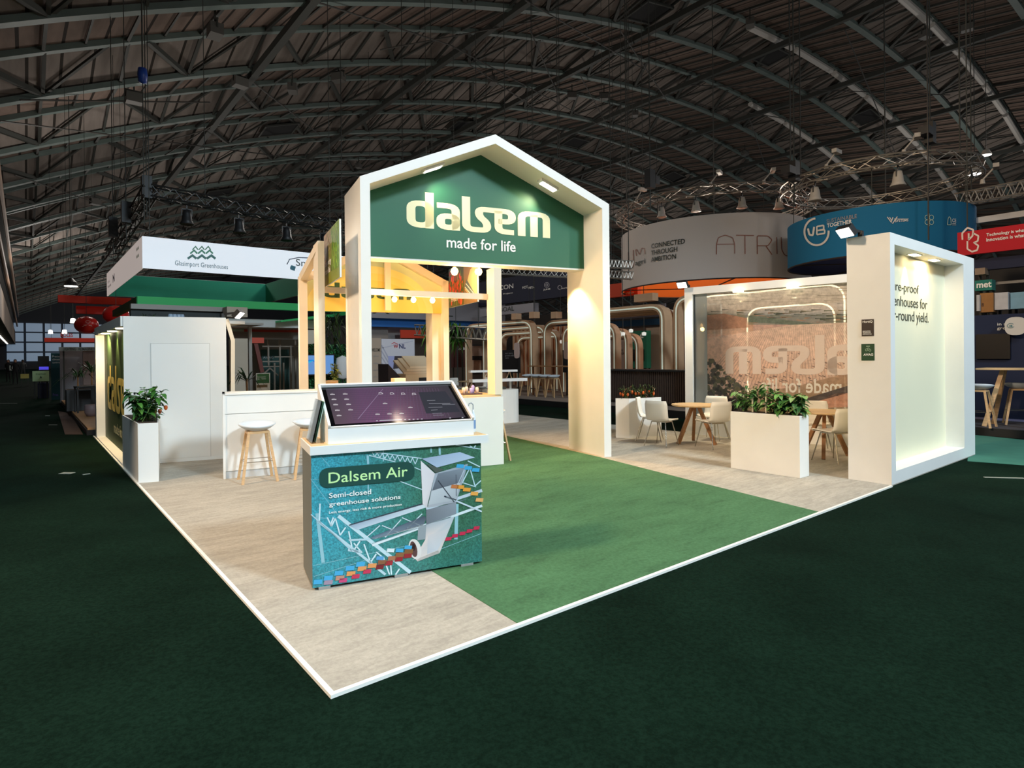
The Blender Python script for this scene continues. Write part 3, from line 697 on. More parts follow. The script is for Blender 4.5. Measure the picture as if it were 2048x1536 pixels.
DG = [(40, 58, 24), (58, 74, 30), (84, 60, 34), (30, 44, 22)]
for k in range(4):
    f = (k+.5)/4; bushy('pepper_plant', 'dark-leaved pepper plant with orange fruit, '+['leftmost in the back planter', 'second from the left in the back planter', 'third from the left in the back planter', 'rightmost in the back planter'][k], 'plant',
        (float(b0[0]+q1[0]*f+q2[0]*.5), float(b0[1]+q1[1]*f+q2[1]*.5), .77), .27, .15, 6, 11, .11, 20+k, 5, 'orange', 'pepper plants in the back planter', low=.15, pal=DG, wide=.35)
# front planter by the right frame
PX, PY, PLN, PW, HP = 6.7238, .873, .9374, .2547, .7957
pf = thing('planter_box', 'white box planter with leafy vegetable plants left of the big frame', 'planter', (PX, PY, 0))
B('planter_body', WHITE, pf, (0, PW, 0, PLN, 0, HP), bevel=.003); B('soil', SOIL, pf, (.02, PW-.02, .02, PLN-.02, HP, HP+.005))
names_ = ['nearest the frame', 'second from the frame', 'third from the frame', 'fourth from the frame', 'at the far left end']
for k in range(5):
    y = PY+.1+.185*k
    bushy('vegetable_plant', 'leafy green plant in the front box planter, '+names_[k], 'plant', (PX+PW/2, y, HP), [.30, .36, .44, .42, .34][k], .17, 6, 11, [.17, .16, .13, .12, .13][k], 40+k, 0, group='plants in the front box planter', low=.12, stakes=[0, 1, 2, 2, 1][k],
          pal=[(70, 120, 52), (54, 100, 44), (98, 146, 70), (44, 84, 40), (120, 150, 90)], wide=.5)

# ================================================================== RIGHT FRAME WITH THE GREEN PANEL
FX0, FX1, FD, FH = 7.147, 10.631, .474, 3.049
fr = thing('display_portal', 'large white box frame around a pale green text panel at the right corner', 'display frame', (FX0, 0, 0))
W_ = FX1-FX0; ix0, ix1, iz0, iz1 = .145, 2.935, .153, 2.915; py = .231
B('frame', WHITE, fr, (0, ix0, 0, FD, 0, FH), (ix1, W_, 0, FD, 0, FH), (ix0, ix1, 0, FD, 0, iz0), (ix0, ix1, 0, FD, iz1, FH))
pg = B('green_panel', mat('pale_green_panel', rgb(236, 233, 204), .55, var=.03, scale=.6), fr, (ix0, ix1, py, FD-.01, iz0, iz1))
fnp = lambda x, y: (x-FX0, py-.004, y)
T('Future-proof', (7.58, 2.385, 8.93, 2.545), fnp, TXDARK, pg, 0, sp=.95)
T('greenhouses for', (7.62, 2.175, 9.28, 2.36), fnp, TXDARK, pg, 0, sp=.95)
T('year-round yield.', (7.60, 1.98, 9.33, 2.17), fnp, TXDARK, pg, 0, sp=.95)
for k, (x) in enumerate((1.25, 2.05)):
    l_ = thing('downlight', ['square downlight under the top of the big frame, left one', 'square downlight under the top of the big frame, right one'][k], 'downlight', (FX0+x, .12, iz1), 0, 'downlights in the big frame')
    B('lens', LAMPW, l_, (-.11, .11, -.04, .04, -.012, 0)); B('lamp_trim', WHITE, l_, (-.13, .13, -.055, .055, -.006, -.0005))
    light('SPOT', 'frame_spot', (FX0+x, .15, iz1-.03), (FX0+x, .21, .9), 30, (1, .82, .45), .02, 60, .45)
light('AREA', 'frame_fill', (FX0+1.9, .1, iz1-.02), (FX0+1.9, .12, 0), 14, (1, .70, .36), .16)  # unseen area light added to warm the frame's inner faces
ms = thing('wall_plaque', 'small dark brown printed plaque on the side of the big frame, upper one', 'plaque', (FX0, 0, 0))
pq = B('plaque_plate', mat('plaque_brown', rgb(52, 40, 34), .5), ms, (-.006, 0, .176, .309, 1.805, 2.012))
sd_ = lambda x, y: (-.0075, .309-x, y)
T('HortiQ', (.012, 1.965, .12, 1.997), sd_, TXWHITE, pq, .02)
T('INNOVATION\nTECHNOLOGY\nHORTICULTURE', (.012, 1.822, .11, 1.872), sd_, TXWHITE, pq, .02)
ms = thing('wall_plaque', 'small dark green printed plaque on the side of the big frame, lower one', 'plaque', (FX0, 0, 0))
pq = B('plaque_plate', mat('plaque_green', rgb(20, 66, 36), .5), ms, (-.006, 0, .172, .314, 1.503, 1.708))
T('AVAG', (.018, 1.562, .125, 1.59), sd_, TXWHITE, pq, .03)
pr = Print(lambda x, y, l: (-.0075-l, .309-x, y))
for cx_, cy_ in ((.052, 1.635), (.072, 1.645), (.09, 1.63)):
    pr.stroke([(cx_+.011*math.cos(t), cy_+.014*math.sin(t)) for t in [2*PI*i/12 for i in range(12)]], .003, (200, 230, 200), True)
pr.line(.05, 1.68, .09, 1.68, .005, (200, 230, 200)); pr.make('emblem', PRINT, pq)
# floodlights on arms
def flood(label, base, headdir, e, out=.28, tgt=None):
    t = thing('arm_floodlight', label, 'floodlight', base); hx, hy = headdir
    MB().bar((0, 0, 0), (0, 0, .07), .05, .05).bar((0, 0, .06), (hx*out, hy*out, .08), .03, .03).make('arm', BLACK, t)
    p = Vector((hx*out, hy*out, .07)); d = Vector((hx, hy, -.9)).normalized(); q = d.to_track_quat('Z', 'Y')
    def bx_(z0, z1, s1, s2, name, m):
        MB().hexa([tuple(p+q @ Vector(v)) for v in [(-s1, -s2, z0), (s1, -s2, z0), (s1, s2, z0), (-s1, s2, z0), (-s1, -s2, z1), (s1, -s2, z1), (s1, s2, z1), (-s1, s2, z1)]]).make(name, m, t)
    bx_(-.02, .05, .1, .07, 'lamp_head', BLACK); bx_(.05, .058, .09, .062, 'lamp_lens', LAMPC)
    L = Vector(base)+p+d*.09
    light('SPOT', 'arm_flood', tuple(L), tgt or tuple(L+d*3), e, (1.0, .84, .60), .06, 120, .6)
flood('arm floodlight glowing on top of the big right frame', (FX0+.02, .32, FH), (-.9, .35), 130, .22, (5.0, 3.2, .3))
flood('arm floodlight on the roof corner of the white cabin', tuple(core(-.40, 7.56, 2.27)), (.75, -.55), 75, .25, (3.6, 5.0, .6))

# ================================================================== GLASS WALL WITH LANDSCAPE PICTURE
gA = np.array([9.504, 4.332]); gB = np.array([10.03, 1.564]); gd = gB-gA; gL = float(np.hypot(*gd)); gd = gd/gL
ang = math.atan2(gd[1], gd[0]); gz1 = 2.94
gw = thing('picture_wall', 'white framed back wall with mirrored greenhouse landscape picture behind the tables', 'picture wall', (gA[0], gA[1], 0), ang)
LW = gL+.55
B('wall_frame', WHITE, gw, (0, .16, -.06, .14, 0, gz1), (LW-.12, LW, -.06, .14, 0, gz1), (.16, LW-.12, -.06, .14, gz1-.14, gz1), (.16, LW-.12, -.06, .14, 0, .36))
def onwall(u, v):               # -> (distance along wall, height)
    d = ray(u, v); n = np.array([gd[1], -gd[0]]); t = ((gA-CAM[:2])@n)/(d[:2]@n); P = CAM+d*t
    return (float((P[:2]-gA)@gd), float(P[2]))
def z6(x, y): return onwall(1200+x*.2734, 540+y*.2734)
pw = B('picture_panel', mat('picture_backing', rgb(120, 130, 140), .5), gw, (.16, .17, .02, .06, .36, gz1-.14))
pr = Print(lambda x, y, l: (x, .05-l, y), lambda x, y: z6(x, y))
# glass strip at the left, then the landscape
k_ = lambda x, y: (x, y)
x0, zb = .30, .37
pr.pre = lambda x, y: z6(x, y)
X0, X1 = 775, 2010
top = lambda x: 185-(x-725)*.118; bot = lambda x: 1068+(x-725)*.07
def band(ya, yb, ca, cb):
    xs_ = [X0+(X1-X0)*i/12 for i in range(13)]
    for i in range(12):
        a, b = xs_[i], xs_[i+1]; f = lambda x, y: (y(x) if callable(y) else y)
        pr.poly([(a, f(a, yb)), (b, f(b, yb)), (b, f(b, ya)), (a, f(a, ya))], [cb, cb, ca, ca])
band(top, 285, (208, 206, 202), (190, 182, 174)); band(285, 330, (190, 182, 174), (128, 130, 122)); band(330, 400, (104, 108, 92), (132, 122, 100))
band(400, 470, (184, 146, 126), (204, 172, 152)); band(470, 1000, (214, 178, 160), (196, 172, 162)); band(1000, bot, (160, 138, 116), (120, 104, 78))
pr.layer()
rnd = random.Random(2)
for i in range(60):            # cloud streaks, hedges, fields
    y = rnd.uniform(110, 250); x = rnd.uniform(780, 1780); y = max(y, top(x)+8); g_ = rnd.randint(150, 205); pr.line(x, y, x+rnd.uniform(60, 200), y+rnd.uniform(-8, 3), rnd.uniform(4, 10), (g_, g_-4, g_-12), 1)
for i in range(90):
    y = rnd.uniform(290, 385); x = rnd.uniform(780, 1780); g_ = rnd.choice([(60, 74, 56), (110, 108, 84), (48, 60, 48), (150, 116, 88), (86, 92, 70)]); pr.line(x, y, x+rnd.uniform(30, 110), y+rnd.uniform(-4, 4), rnd.uniform(5, 11), g_, 2)
pr.layer()
pr.poly([(775, 330), (900, 318), (1070, 352), (1080, 420), (775, 440)], (168, 124, 100)); pr.poly([(1070, 330), (1560, 390), (1800, 380), (1800, 400), (1400, 400), (1080, 380)], (96, 112, 100))
pr.layer()
pr.poly([(775, 500), (1400, 400), (1990, 375), (1990, 780), (1650, 900), (1300, 850), (1000, 800), (775, 660)], [(214, 186, 172), (210, 190, 178), (206, 190, 182), (204, 184, 172), (190, 166, 152), (196, 170, 154), (196, 168, 152), (206, 176, 160)])
pr.layer()
vx, vy = 1450, 120              # greenhouse roof rows
for i in range(64):
    xa = 700+i*26; ya = 860
    t0_ = .48 if xa > 1450 else .52; xa2 = xa+(vx-xa)*t0_*.95; ya2 = 395+abs(xa2-1500)*.06 if xa2 < 1500 else 392
    pr.line(xa, ya, xa2, max(ya2+10, 400), 4.2, (150, 130, 122), 1.2)
pr.layer()
for i in range(170):
    y = rnd.uniform(560, 850); x = rnd.uniform(1000, 1980); s_ = (y-350)/500; pr.line(x, y, x+26*s_, y+9*s_, 8*s_, (120, 104, 98))
pr.layer()
pr.poly([(1000, 900), (1400, 860), (1780, 760), (1990, 730), (1990, 1140), (1000, 1110)], [(150, 128, 110), (156, 136, 118), (166, 138, 116), (160, 132, 110), (126, 118, 90), (130, 116, 92)])
pr.layer(); pr.poly([(1440, 960), (1800, 850), (1990, 800), (1990, 850), (1760, 915), (1500, 985)], (66, 60, 62)); pr.poly([(1590, 960), (1720, 905), (1820, 900), (1860, 1000), (1640, 1010)], (178, 132, 112)); pr.poly([(1000, 1000), (1440, 985), (1600, 1060), (1000, 1090)], (130, 110, 84))
pr.layer()
for i in range(240):           # dark trees lower left
    x = rnd.uniform(775, 1060); lim = 640+abs(x-790)*.9 if x < 900 else 740+(x-900)*.9
    y = rnd.uniform(lim, 1060)
    if x > 1030 and y < 860: continue
    c = rnd.choice([(52, 60, 48), (72, 80, 60), (40, 44, 42), (92, 92, 64), (60, 62, 60)]) if y < 900 else rnd.choice([(44, 42, 46), (56, 52, 56)])
    if i % 60 == 0: pr.layer(.0003)
    pr.ell(x, y, rnd.uniform(10, 24), rnd.uniform(9, 20), c, 8)
pr.layer()
lx0, lz0 = z6(912, 765); lx1, lz1 = z6(1645, 545)
# mirrored word: built in wall metres, x runs from right to left
pm = Print(pr.fn, None); pm.lift = pr.lift
e0, _ = z6(912, 700); e1, _ = z6(1640, 700); _, zb_ = z6(1500, 766); _, zt_ = z6(1500, 545)
sxw = (e1-e0)/(4.97-1.80)
zs_ = Print(lambda x, y, l: (e0+(4.97*sxw)-x, .05-l, y)); zs_.lift = pr.lift+.0006
wordmark(zs_, 0, zb_, sxw, (zt_-zb_)*.98, (244, 232, 226))
pic = pr.make('landscape_print', TREEY, pw)
zs_.make('mirrored_logo', PRINT, pic)
ea, za = z6(1170, 888); eb, zb2 = z6(1762, 806)
T('made for life', (ea, za-.01, eb, zb2+.02), lambda x, y: (x, .05-pr.lift-.004, y), TXWHITE, pic, .015, flip=True, name='mirrored_lettering')
GLS = bpy.data.materials.new('clear_glass'); GLS.use_nodes = True; nt = GLS.node_tree; nt.nodes.clear()
o_ = nt.nodes.new('ShaderNodeOutputMaterial'); ms_ = nt.nodes.new('ShaderNodeMixShader'); tr = nt.nodes.new('ShaderNodeBsdfTransparent'); gl = nt.nodes.new('ShaderNodeBsdfGlossy'); gl.inputs['Roughness'].default_value = .02
fz = nt.nodes.new('ShaderNodeFresnel'); fz.inputs[0].default_value = 1.35; nt.links.new(fz.outputs[0], ms_.inputs[0]); nt.links.new(tr.outputs[0], ms_.inputs[1]); nt.links.new(gl.outputs[0], ms_.inputs[2]); nt.links.new(ms_.outputs[0], o_.inputs[0])
B('glass_pane', GLS, gw, (.16, LW-.12, -.02, -.012, .36, gz1-.14))
B('glass_edge_strip', mat('pale_blue_reveal', rgb(176, 194, 204), .4), gw, (.17, z6(778, 600)[0], .044, .052, .36, gz1-.14))
for k, (u, v) in enumerate(((1480, 583), (1588, 570))):
    e_, z_ = onwall(u, v)
    l_ = thing('downlight', ['small spotlight over the landscape picture, left one', 'small spotlight over the landscape picture, right one'][k], 'downlight', (gA[0]+gd[0]*e_+gd[1]*.10, gA[1]+gd[1]*e_-gd[0]*.10, gz1-.15), ang, 'spotlights over the landscape picture')
    B('lens', LAMPW, l_, (-.09, .09, -.03, .03, -.02, 0)); B('lamp_arm', WHITE, l_, (-.02, .02, 0, .06, -.03, .0))
    P = Vector((gA[0]+gd[0]*e_+gd[1]*.09, gA[1]+gd[1]*e_-gd[0]*.09, gz1-.18)); light('SPOT', 'picture_spot', tuple(P), tuple(P+Vector((-gd[1]*.1, gd[0]*.1, -1))), 60, (1, .80, .45), .02, 84, .5)
flood('arm floodlight on the left top corner of the picture wall', (gA[0]+.05, gA[1]-.03, gz1), (-.95, -.2), 190, .3, (8.6, 2.6, .2))

# ================================================================== TABLES AND CHAIRS
def table(label, x, y, rz, rad=.41):
    t = thing('round_table', label, 'table', (x, y, 0), rz)
    MB().lathe([(0, .672), (rad-.02, .672), (rad, .69), (rad-.004, .702), (0, .702)], n=40).make('tabletop', OAKTOP, t, False)
    for k in range(3):
        a = 2*PI*k/3; c, s_ = math.cos(a), math.sin(a)
        MB().bar((c*.06, s_*.06, .67), (c*.36, s_*.36, .0), .05, .055).make('leg', DOAK, t)
    MB().bar((-.1, 0, .655), (.1, 0, .655), .05, .03).bar((0, -.1, .655), (0, .1, .655), .05, .03).make('brace', DOAK, t)
    return t
table('round oak table left of the front box planter', 8.46, 3.47, math.atan2(3.15-3.47, .05))
table('round oak table between the box planter and the big frame', 8.72, 1.40, math.atan2(-.17, .2))
ch = thing('shell_chair', '', 'chair'); 
prof = [(.235, .425), (.20, .452), (.06, .440), (-.10, .432), (-.175, .452), (-.215, .53), (-.235, .66), (-.25, .80)]
def chs(u, v):
    i = min(int(v*7), 6); f = v*7-i; y = prof[i][0]*(1-f)+prof[i+1][0]*f; z = prof[i][1]*(1-f)+prof[i+1][1]*f
    wv = (.21 if v < .5 else .21+.01*(v-.5))*(1-.10*max(0, abs(v-.5)*2-.85)/.15); x = (u-.5)*2*wv
    q = (abs(u-.5)*2)**3; return (x, y+(.045*q if v > .55 else 0), z+(.02*q if v < .55 else 0))
sh = MB().grid(chs, 8, 14).make('seat_shell', SHELL, ch, True)
so = sh.modifiers.new('thickness', 'SOLIDIFY'); so.thickness = .012
lr = mat('chair_chrome', rgb(178, 172, 162), .25, 1.0)
for sx, sy in ((-1, 1), (1, 1), (-1, -1), (1, -1)):
    MB().tube((sx*.13, .13 if sy > 0 else -.11, .43), (sx*.21, .22 if sy > 0 else -.24, 0), .009, .008, 8).make('leg', lr, ch)
MB().bar((-.13, .13, .425), (.13, .13, .425), .015, .015).bar((-.13, -.11, .425), (.13, -.11, .425), .015, .015).bar((-.13, .13, .425), (-.13, -.11, .425), .015, .015).bar((.13, .13, .425), (.13, -.11, .425), .015, .015).make('under_frame', lr, ch)
# chair local +y is forward
CH = [((7.78, 3.70), math.radians(-90+8), 'white shell chair left of the first round table, nearest the arch'),
      ((8.24, 2.98), math.radians(20-40), 'white shell chair in front of the first round table, back to the viewer'),
      ((8.15, 4.22), math.radians(-150), 'white shell chair behind the left chair, by the back planter'),
      ((9.15, 3.55), math.radians(100), 'white shell chair behind the first round table, against the picture wall'),
      ((8.34, 1.10), math.radians(-20), 'white shell chair beside the big frame at the second round table'),
      ((9.22, 1.75), math.radians(120), 'white shell chair behind the second table, left of the glowing line'),
      ((9.45, 1.05), math.radians(85), 'white shell chair half hidden behind the big frame edge')]
for k, (p, rz, lab) in enumerate(CH):
    o = ch if k == 0 else copy_tree(ch)
    face_to(o, (p[0], p[1], 0), rz); tag(o, lab, 'chair', 'white shell chairs')
# bar stools
st = thing('bar_stool', '', 'stool')
def sts(u, v):
    a = 2*PI*u; r_ = .235*v; x = r_*math.cos(a); y = r_*.86*math.sin(a)
    z = .655+.075*v**2.6+(.05*max(0, -math.sin(a))*v**4)+.012*math.cos(2*a)*v**3; return (x, y, z)
s1 = MB().grid(sts, 28, 8).make('seat_shell', SHELLB, st, True); so = s1.modifiers.new('thickness', 'SOLIDIFY'); so.thickness = .016
for sx, sy in ((-1, 1), (1, 1), (-1, -1), (1, -1)): MB().bar((sx*.12, sy*.11, .65), (sx*.215, sy*.20, 0), .032, .026).make('leg', OAK, st)
MB().bar((-.12, -.11, .645), (.12, -.11, .645), .03, .03).bar((-.12, .11, .645), (.12, .11, .645), .03, .03).bar((-.12, -.11, .645), (-.12, .11, .645), .03, .03).bar((.12, -.11, .645), (.12, .11, .645), .03, .03).make('under_frame', OAK, st)
MB().tube((-.175, .16, .27), (.175, .16, .27), .006, .006, 6).tube((-.175, -.16, .27), (.175, -.16, .27), .006, .006, 6).tube((-.175, -.16, .27), (-.175, .16, .27), .006, .006, 6).tube((.175, -.16, .27), (.175, .16, .27), .006, .006, 6).make('footrest', CHROME, st)
face_to(st, core(-.02, 5.44), -TH+PI+.1); tag(st, 'grey-white bar stool with oak legs at the left end of the bar', 'stool', 'bar stools')
o = copy_tree(st); face_to(o, core(.66, 5.42), -TH+PI-.1); tag(o, 'bar stool with oak legs half hidden behind the brochure holder', 'stool', 'bar stools')
o = copy_tree(st); face_to(o, core(3.40, 5.46), -TH+PI/2); tag(o, 'bar stool peeking out right of the white island counter', 'stool', 'bar stools')

# ================================================================== KIOSK
KA, KB, KW, KD = .090, 1.319, 1.275, .46
ks = cthing('touchscreen_kiosk', 'white kiosk with tilted touchscreen and teal greenhouse graphic in the foreground', 'kiosk', KA, KB)
B('body', mat('kiosk_side_grey', rgb(112, 116, 112), .6), ks, (0, KW, .0, KD, .02, .93))
B('foot', mat('kiosk_foot', rgb(150, 150, 146), .5), ks, (.04, .12, -.012, .08, 0, .02), (.58, .68, -.012, .08, 0, .02), (1.1, 1.2, -.012, .08, 0, .02), (.04, .12, KD-.08, KD, 0, .02), (1.1, 1.2, KD-.08, KD, 0, .02))
KZ0, KZ1 = .936, .995
B('ledge', WHITE, ks, (-.01, KW+.055, -.03, KD+.02, KZ0, KZ1)); B('ledge_veneer', OAKTOP, ks, (.0, KW+.045, -.015, KD+.01, KZ1, KZ1+.002))
sx0, sx1, zf, zk, yf, yk = .120, 1.228, 1.106, 1.378, .019, .47
B('screen_plinth', WHITE, ks, (sx0, sx1, yf, yf+.02, KZ1, zf))
MB().hexa([(sx0, yf+.02, KZ1), (sx1, yf+.02, KZ1), (sx1, yk, KZ1), (sx0, yk, KZ1), (sx0, yf+.02, zf), (sx1, yf+.02, zf), (sx1, yk, zk), (sx0, yk, zk)]).make('screen_housing', WHITE, ks)
nrm = Vector((0, -(zk-zf), (yk-yf))).normalized()
def scp(x, y, l=0.0):          # x along, y 0..1 up the slope
    return (x, yf+(yk-yf)*y+nrm.y*l, zf+(zk-zf)*y+nrm.z*l)
mb = MB()
def slab(mb, x0, x1, y0, y1, l0, l1): mb.hexa([scp(x0, y0, l0), scp(x1, y0, l0), scp(x1, y1, l0), scp(x0, y1, l0), scp(x0, y0, l1), scp(x1, y0, l1), scp(x1, y1, l1), scp(x0, y1, l1)])
slab(mb, sx0, sx0+.018, 0, 1, 0, .03); slab(mb, sx1-.018, sx1, 0, 1, 0, .03); slab(mb, sx0, sx1, .965, 1, 0, .03); slab(mb, sx0, sx1, 0, .02, 0, .012)
mb.make('screen_surround', WHITE, ks)
mb = MB(); slab(mb, sx0+.018, sx1-.018, .02, .965, .001, .008); scr = mb.make('touchscreen', mat('black_glass', rgb(8, 8, 10), .06), ks)
SCRM = bpy.data.materials.new('lit_display'); SCRM.use_nodes = True; nt = SCRM.node_tree; bb = nt.nodes['Principled BSDF']; bb.inputs['Base Color'].default_value = (.01, .01, .012, 1); bb.inputs['Roughness'].default_value = .07
at_ = nt.nodes.new('ShaderNodeAttribute'); at_.attribute_name = 'Col'; nt.links.new(at_.outputs['Color'], bb.inputs['Emission Color']); bb.inputs['Emission Strength'].default_value = .85
hs_ = hom([(130, 130), (1545, 45), (1740, 470), (195, 575)], [(0, 1), (1, 1), (1, 0), (0, 0)])
pr = Print(lambda x, y, l: scp(sx0+.055+(sx1-sx0-.11)*x, .07+.86*y, .0086+l), hs_)
G = [(0, 0), (.25, 0), (.5, 0), (.75, 0), (1, 0)]
cT = [(60, 54, 66), (94, 66, 98), (92, 66, 94), (72, 60, 74), (54, 54, 60)]; cB = [(92, 76, 84), (116, 76, 112), (120, 74, 108), (88, 66, 86), (56, 54, 62)]
pr.pre = None
for i in range(4): pr.poly([(i/4, 0), ((i+1)/4, 0), ((i+1)/4, 1), (i/4, 1)], [cB[i], cB[i+1], cT[i+1], cT[i]])
pr.layer(.0003)
for i in range(26): pr.line(.12+i*.03, .04, .30+i*.024, .92, .004, (98, 76, 104), .003)
for i in range(16): pr.line(.14, .92-i*.055, .80, .80-i*.055, .006, (80, 60, 88), .005)
pr.layer(.0003); pr.line(.17, .1, .44, .93, .006, (150, 128, 160), .004)
pr.poly([(.70, .16), (.98, .16), (.95, .80), (.72, .80)], (46, 48, 58))
pr.layer(.0003); pr.pre = hs_
Wc = (220, 216, 222)
for (x, y) in ((198, 200), (340, 192), (210, 262), (350, 257), (222, 328), (366, 322), (235, 398), (382, 390), (248, 465), (782, 303), (1075, 350), (684, 443), (822, 436), (965, 430)):
    pr.poly([(x-26, y+8), (x+26, y+6), (x+26, y-6), (x-26, y-5)], (196, 190, 196)); pr.poly([(x-16, y-8), (x+10, y-9), (x+10, y-14), (x-14, y-13)], (150, 140, 150))
for x in (740, 870, 1000, 1128):
    pr.line(x-18, 190, x-18, 165, 5, Wc); pr.line(x-18, 165, x+14, 163, 6, Wc); pr.line(x-10, 185, x+28, 178, 5, Wc); pr.line(x+14, 165, x+28, 182, 5, Wc)
for (x0_, y0_, x1_) in ((1280, 258, 1380), (1300, 293, 1560), (1460, 306, 1620), (1290, 345, 1460), (1320, 382, 1400), (1330, 425, 1450), (1340, 450, 1470)): pr.line(x0_, y0_, x1_, y0_-6, 5, (150, 152, 162))
pr.poly([(700, 530), (960, 518), (960, 506), (700, 518)], (196, 196, 206)); 
for x in (670, 1000, 1050, 1100, 1150, 1200, 1545, 1700): pr.poly([(x-10, 536-(x-600)*.05), (x+10, 535-(x-600)*.05), (x+10, 524-(x-600)*.05), (x-10, 525-(x-600)*.05)], (200, 200, 210))
pr.make('display_image', SCRM, scr)
# graphic
gh = hom([(68, 160), (1752, 22), (1755, 1222), (68, 1500)], [(0, .93), (KW, .93), (KW, .02), (0, .02)])
gp2 = B('graphic_panel', mat('panel_edge', rgb(60, 110, 110), .5), ks, (0, KW, -.006, 0, .02, .932))
pr = Print(lambda x, y, l: (x, -.0068-l, y))
nx_ = 8; ny_ = 5
def gc(i, j):
    a = i/nx_; b = j/ny_
    c0 = (60, 156, 172); c1 = (60, 104, 74); c2 = (54, 132, 136); t = min(1, max(0, a*1.5-.18)); r0 = [c0[k]*(1-t)+c1[k]*t for k in range(3)]
    s_ = max(0, .45-b)*1.1+max(0, a-.8)*.9; s_ = min(.8, s_); return tuple(r0[k]*(1-s_)+c2[k]*s_ for k in range(3))
for j in range(ny_):
    for i in range(nx_):
        pr.poly([(KW*i/nx_, .02+.912*j/ny_), (KW*(i+1)/nx_, .02+.912*j/ny_), (KW*(i+1)/nx_, .02+.912*(j+1)/ny_), (KW*i/nx_, .02+.912*(j+1)/ny_)], [gc(i, j), gc(i+1, j), gc(i+1, j+1), gc(i, j+1)])
base_print = pr.make('foliage_print', LEAFY, gp2)
pr = Print(lambda x, y, l: (x, -.0078-l, y), gh)
LB, LG, DK = (196, 222, 230), (150, 196, 206), (58, 66, 78)
L_ = pr.line
for q in ((60, 390, 430, 900, 4), (75, 1270, 1080, 1050, 4), (80, 1380, 700, 1180, 4), (160, 160, 250, 265, 4), (80, 400, 180, 390, 3), (80, 780, 210, 790, 5), (1060, 1210, 1750, 940, 5)): L_(*q, LG)
for q in ((120, 740, 175, 1240, 34), (625, 150, 630, 240, 22), (628, 440, 628, 560, 12), (780, 100, 782, 210, 10), (1340, 62, 1342, 140, 20), (1255, 70, 1256, 120, 14), (1508, 640, 1496, 1000, 34)): L_(*q, LG)
pr.layer()
for q in ((330, 765, 1040, 1340, 38), (640, 150, 900, 215, 9), (700, 118, 1160, 178, 9), (1090, 270, 1160, 300, 9), (940, 410, 1165, 495, 9), (1500, 40, 1750, 80, 9), (1560, 420, 1700, 465, 9)): L_(*q, LB)
for k in range(9): x = 670+k*50; L_(x, 118+k*7, x+26, 165+k*9, 8, LB); L_(x+26, 165+k*9, x+50, 122+k*7, 8, LB)
for q in ((1560, 430, 1640, 270), (1640, 270, 1690, 455), (1690, 455, 1750, 400), (1620, 200, 1740, 260), (1640, 45, 1680, 75), (1680, 75, 1700, 40)): L_(*q, 11, LB)
pr.layer()
for q in ((130, 820, 790, 1360, 26), (60, 750, 460, 1120, 10), (430, 1010, 640, 1000, 20), (420, 1110, 560, 1130, 24)): L_(*q, (186, 214, 224))
for q in ((150, 640, 140, 840), (280, 780, 250, 860), (220, 780, 260, 870), (260, 870, 300, 790), (300, 790, 345, 960), (345, 960, 400, 880), (430, 920, 460, 1080), (540, 1020, 480, 1110), (480, 1040, 560, 1140), (580, 1050, 640, 1230), (640, 1240, 700, 1150), (700, 1130, 760, 1180), (770, 1180, 830, 1360), (890, 1360, 930, 1300), (840, 1220, 850, 1360)): L_(*q, 14, (210, 232, 238))
pr.layer()
# gutters
pr.poly([(430, 860), (1165, 645), (1215, 670), (520, 905)], [(150, 170, 190), (214, 224, 230), (214, 224, 230), (190, 206, 220)])
pr.poly([(440, 850), (1165, 632), (1165, 648), (430, 866)], DK)
pr.poly([(640, 985), (1180, 760), (1200, 790), (1170, 860), (680, 1000)], [(90, 110, 130), (70, 80, 96), (90, 96, 110), (110, 120, 134), (120, 140, 156)])
pr.poly([(680, 1000), (1440, 790), (1450, 765), (700, 985)], (226, 236, 240))
for q in ((600, 985, 740, 860), (790, 980, 950, 800), (760, 860, 930, 930), (960, 780, 1140, 860), (1010, 890, 1160, 740)): L_(*q, 10, (206, 222, 232))
L_(660, 1060, 1760, 655, 26, (222, 232, 236)); L_(660, 1045, 1450, 770, 6, (120, 140, 150)); L_(1200, 690, 1760, 500, 30, (200, 212, 222)); L_(1200, 720, 1600, 590, 6, (110, 126, 140))
pr.layer()
# air unit: lower duct, upper box, lid, fan
pr.poly([(1200, 700), (1500, 620), (1500, 740), (1200, 850)], [(120, 124, 132), (150, 156, 166), (140, 146, 156), (110, 116, 126)])
pr.poly([(1120, 880), (1200, 850), (1190, 1000), (1110, 1010)], (150, 158, 164))
pr.poly([(1200, 850), (1480, 770), (1440, 870), (1330, 1140), (1110, 1225), (1080, 1190), (1190, 1000)], [(176, 182, 190), (190, 196, 204), (236, 222, 216), (226, 214, 208), (214, 204, 200), (220, 210, 206), (230, 214, 208)])
pr.poly([(1110, 1225), (1330, 1140), (1320, 1110), (1120, 1195)], (240, 232, 226))
pr.layer()
pr.poly([(1215, 960), (1420, 890), (1310, 1110), (1205, 1150)], [(214, 206, 206), (210, 204, 206), (206, 208, 216), (190, 196, 206)])
pr.ell(1085, 1100, 62, 105, (226, 220, 216), 20, -.2)
pr.poly([(1150, 200), (1290, 330), (1215, 640), (1210, 680), (1165, 640)], [(232, 226, 228), (226, 216, 218), (214, 206, 208), (210, 200, 204), (230, 222, 222)])
pr.poly([(1290, 330), (1620, 230), (1600, 300), (1500, 620), (1215, 680)], [(170, 178, 188), (160, 170, 182), (150, 156, 166), (166, 170, 178), (180, 182, 188)])
pr.layer()
pr.ell(1072, 1100, 34, 82, (92, 62, 60), 16, -.2); pr.ell(1072, 1080, 20, 40, (60, 50, 56), 12)
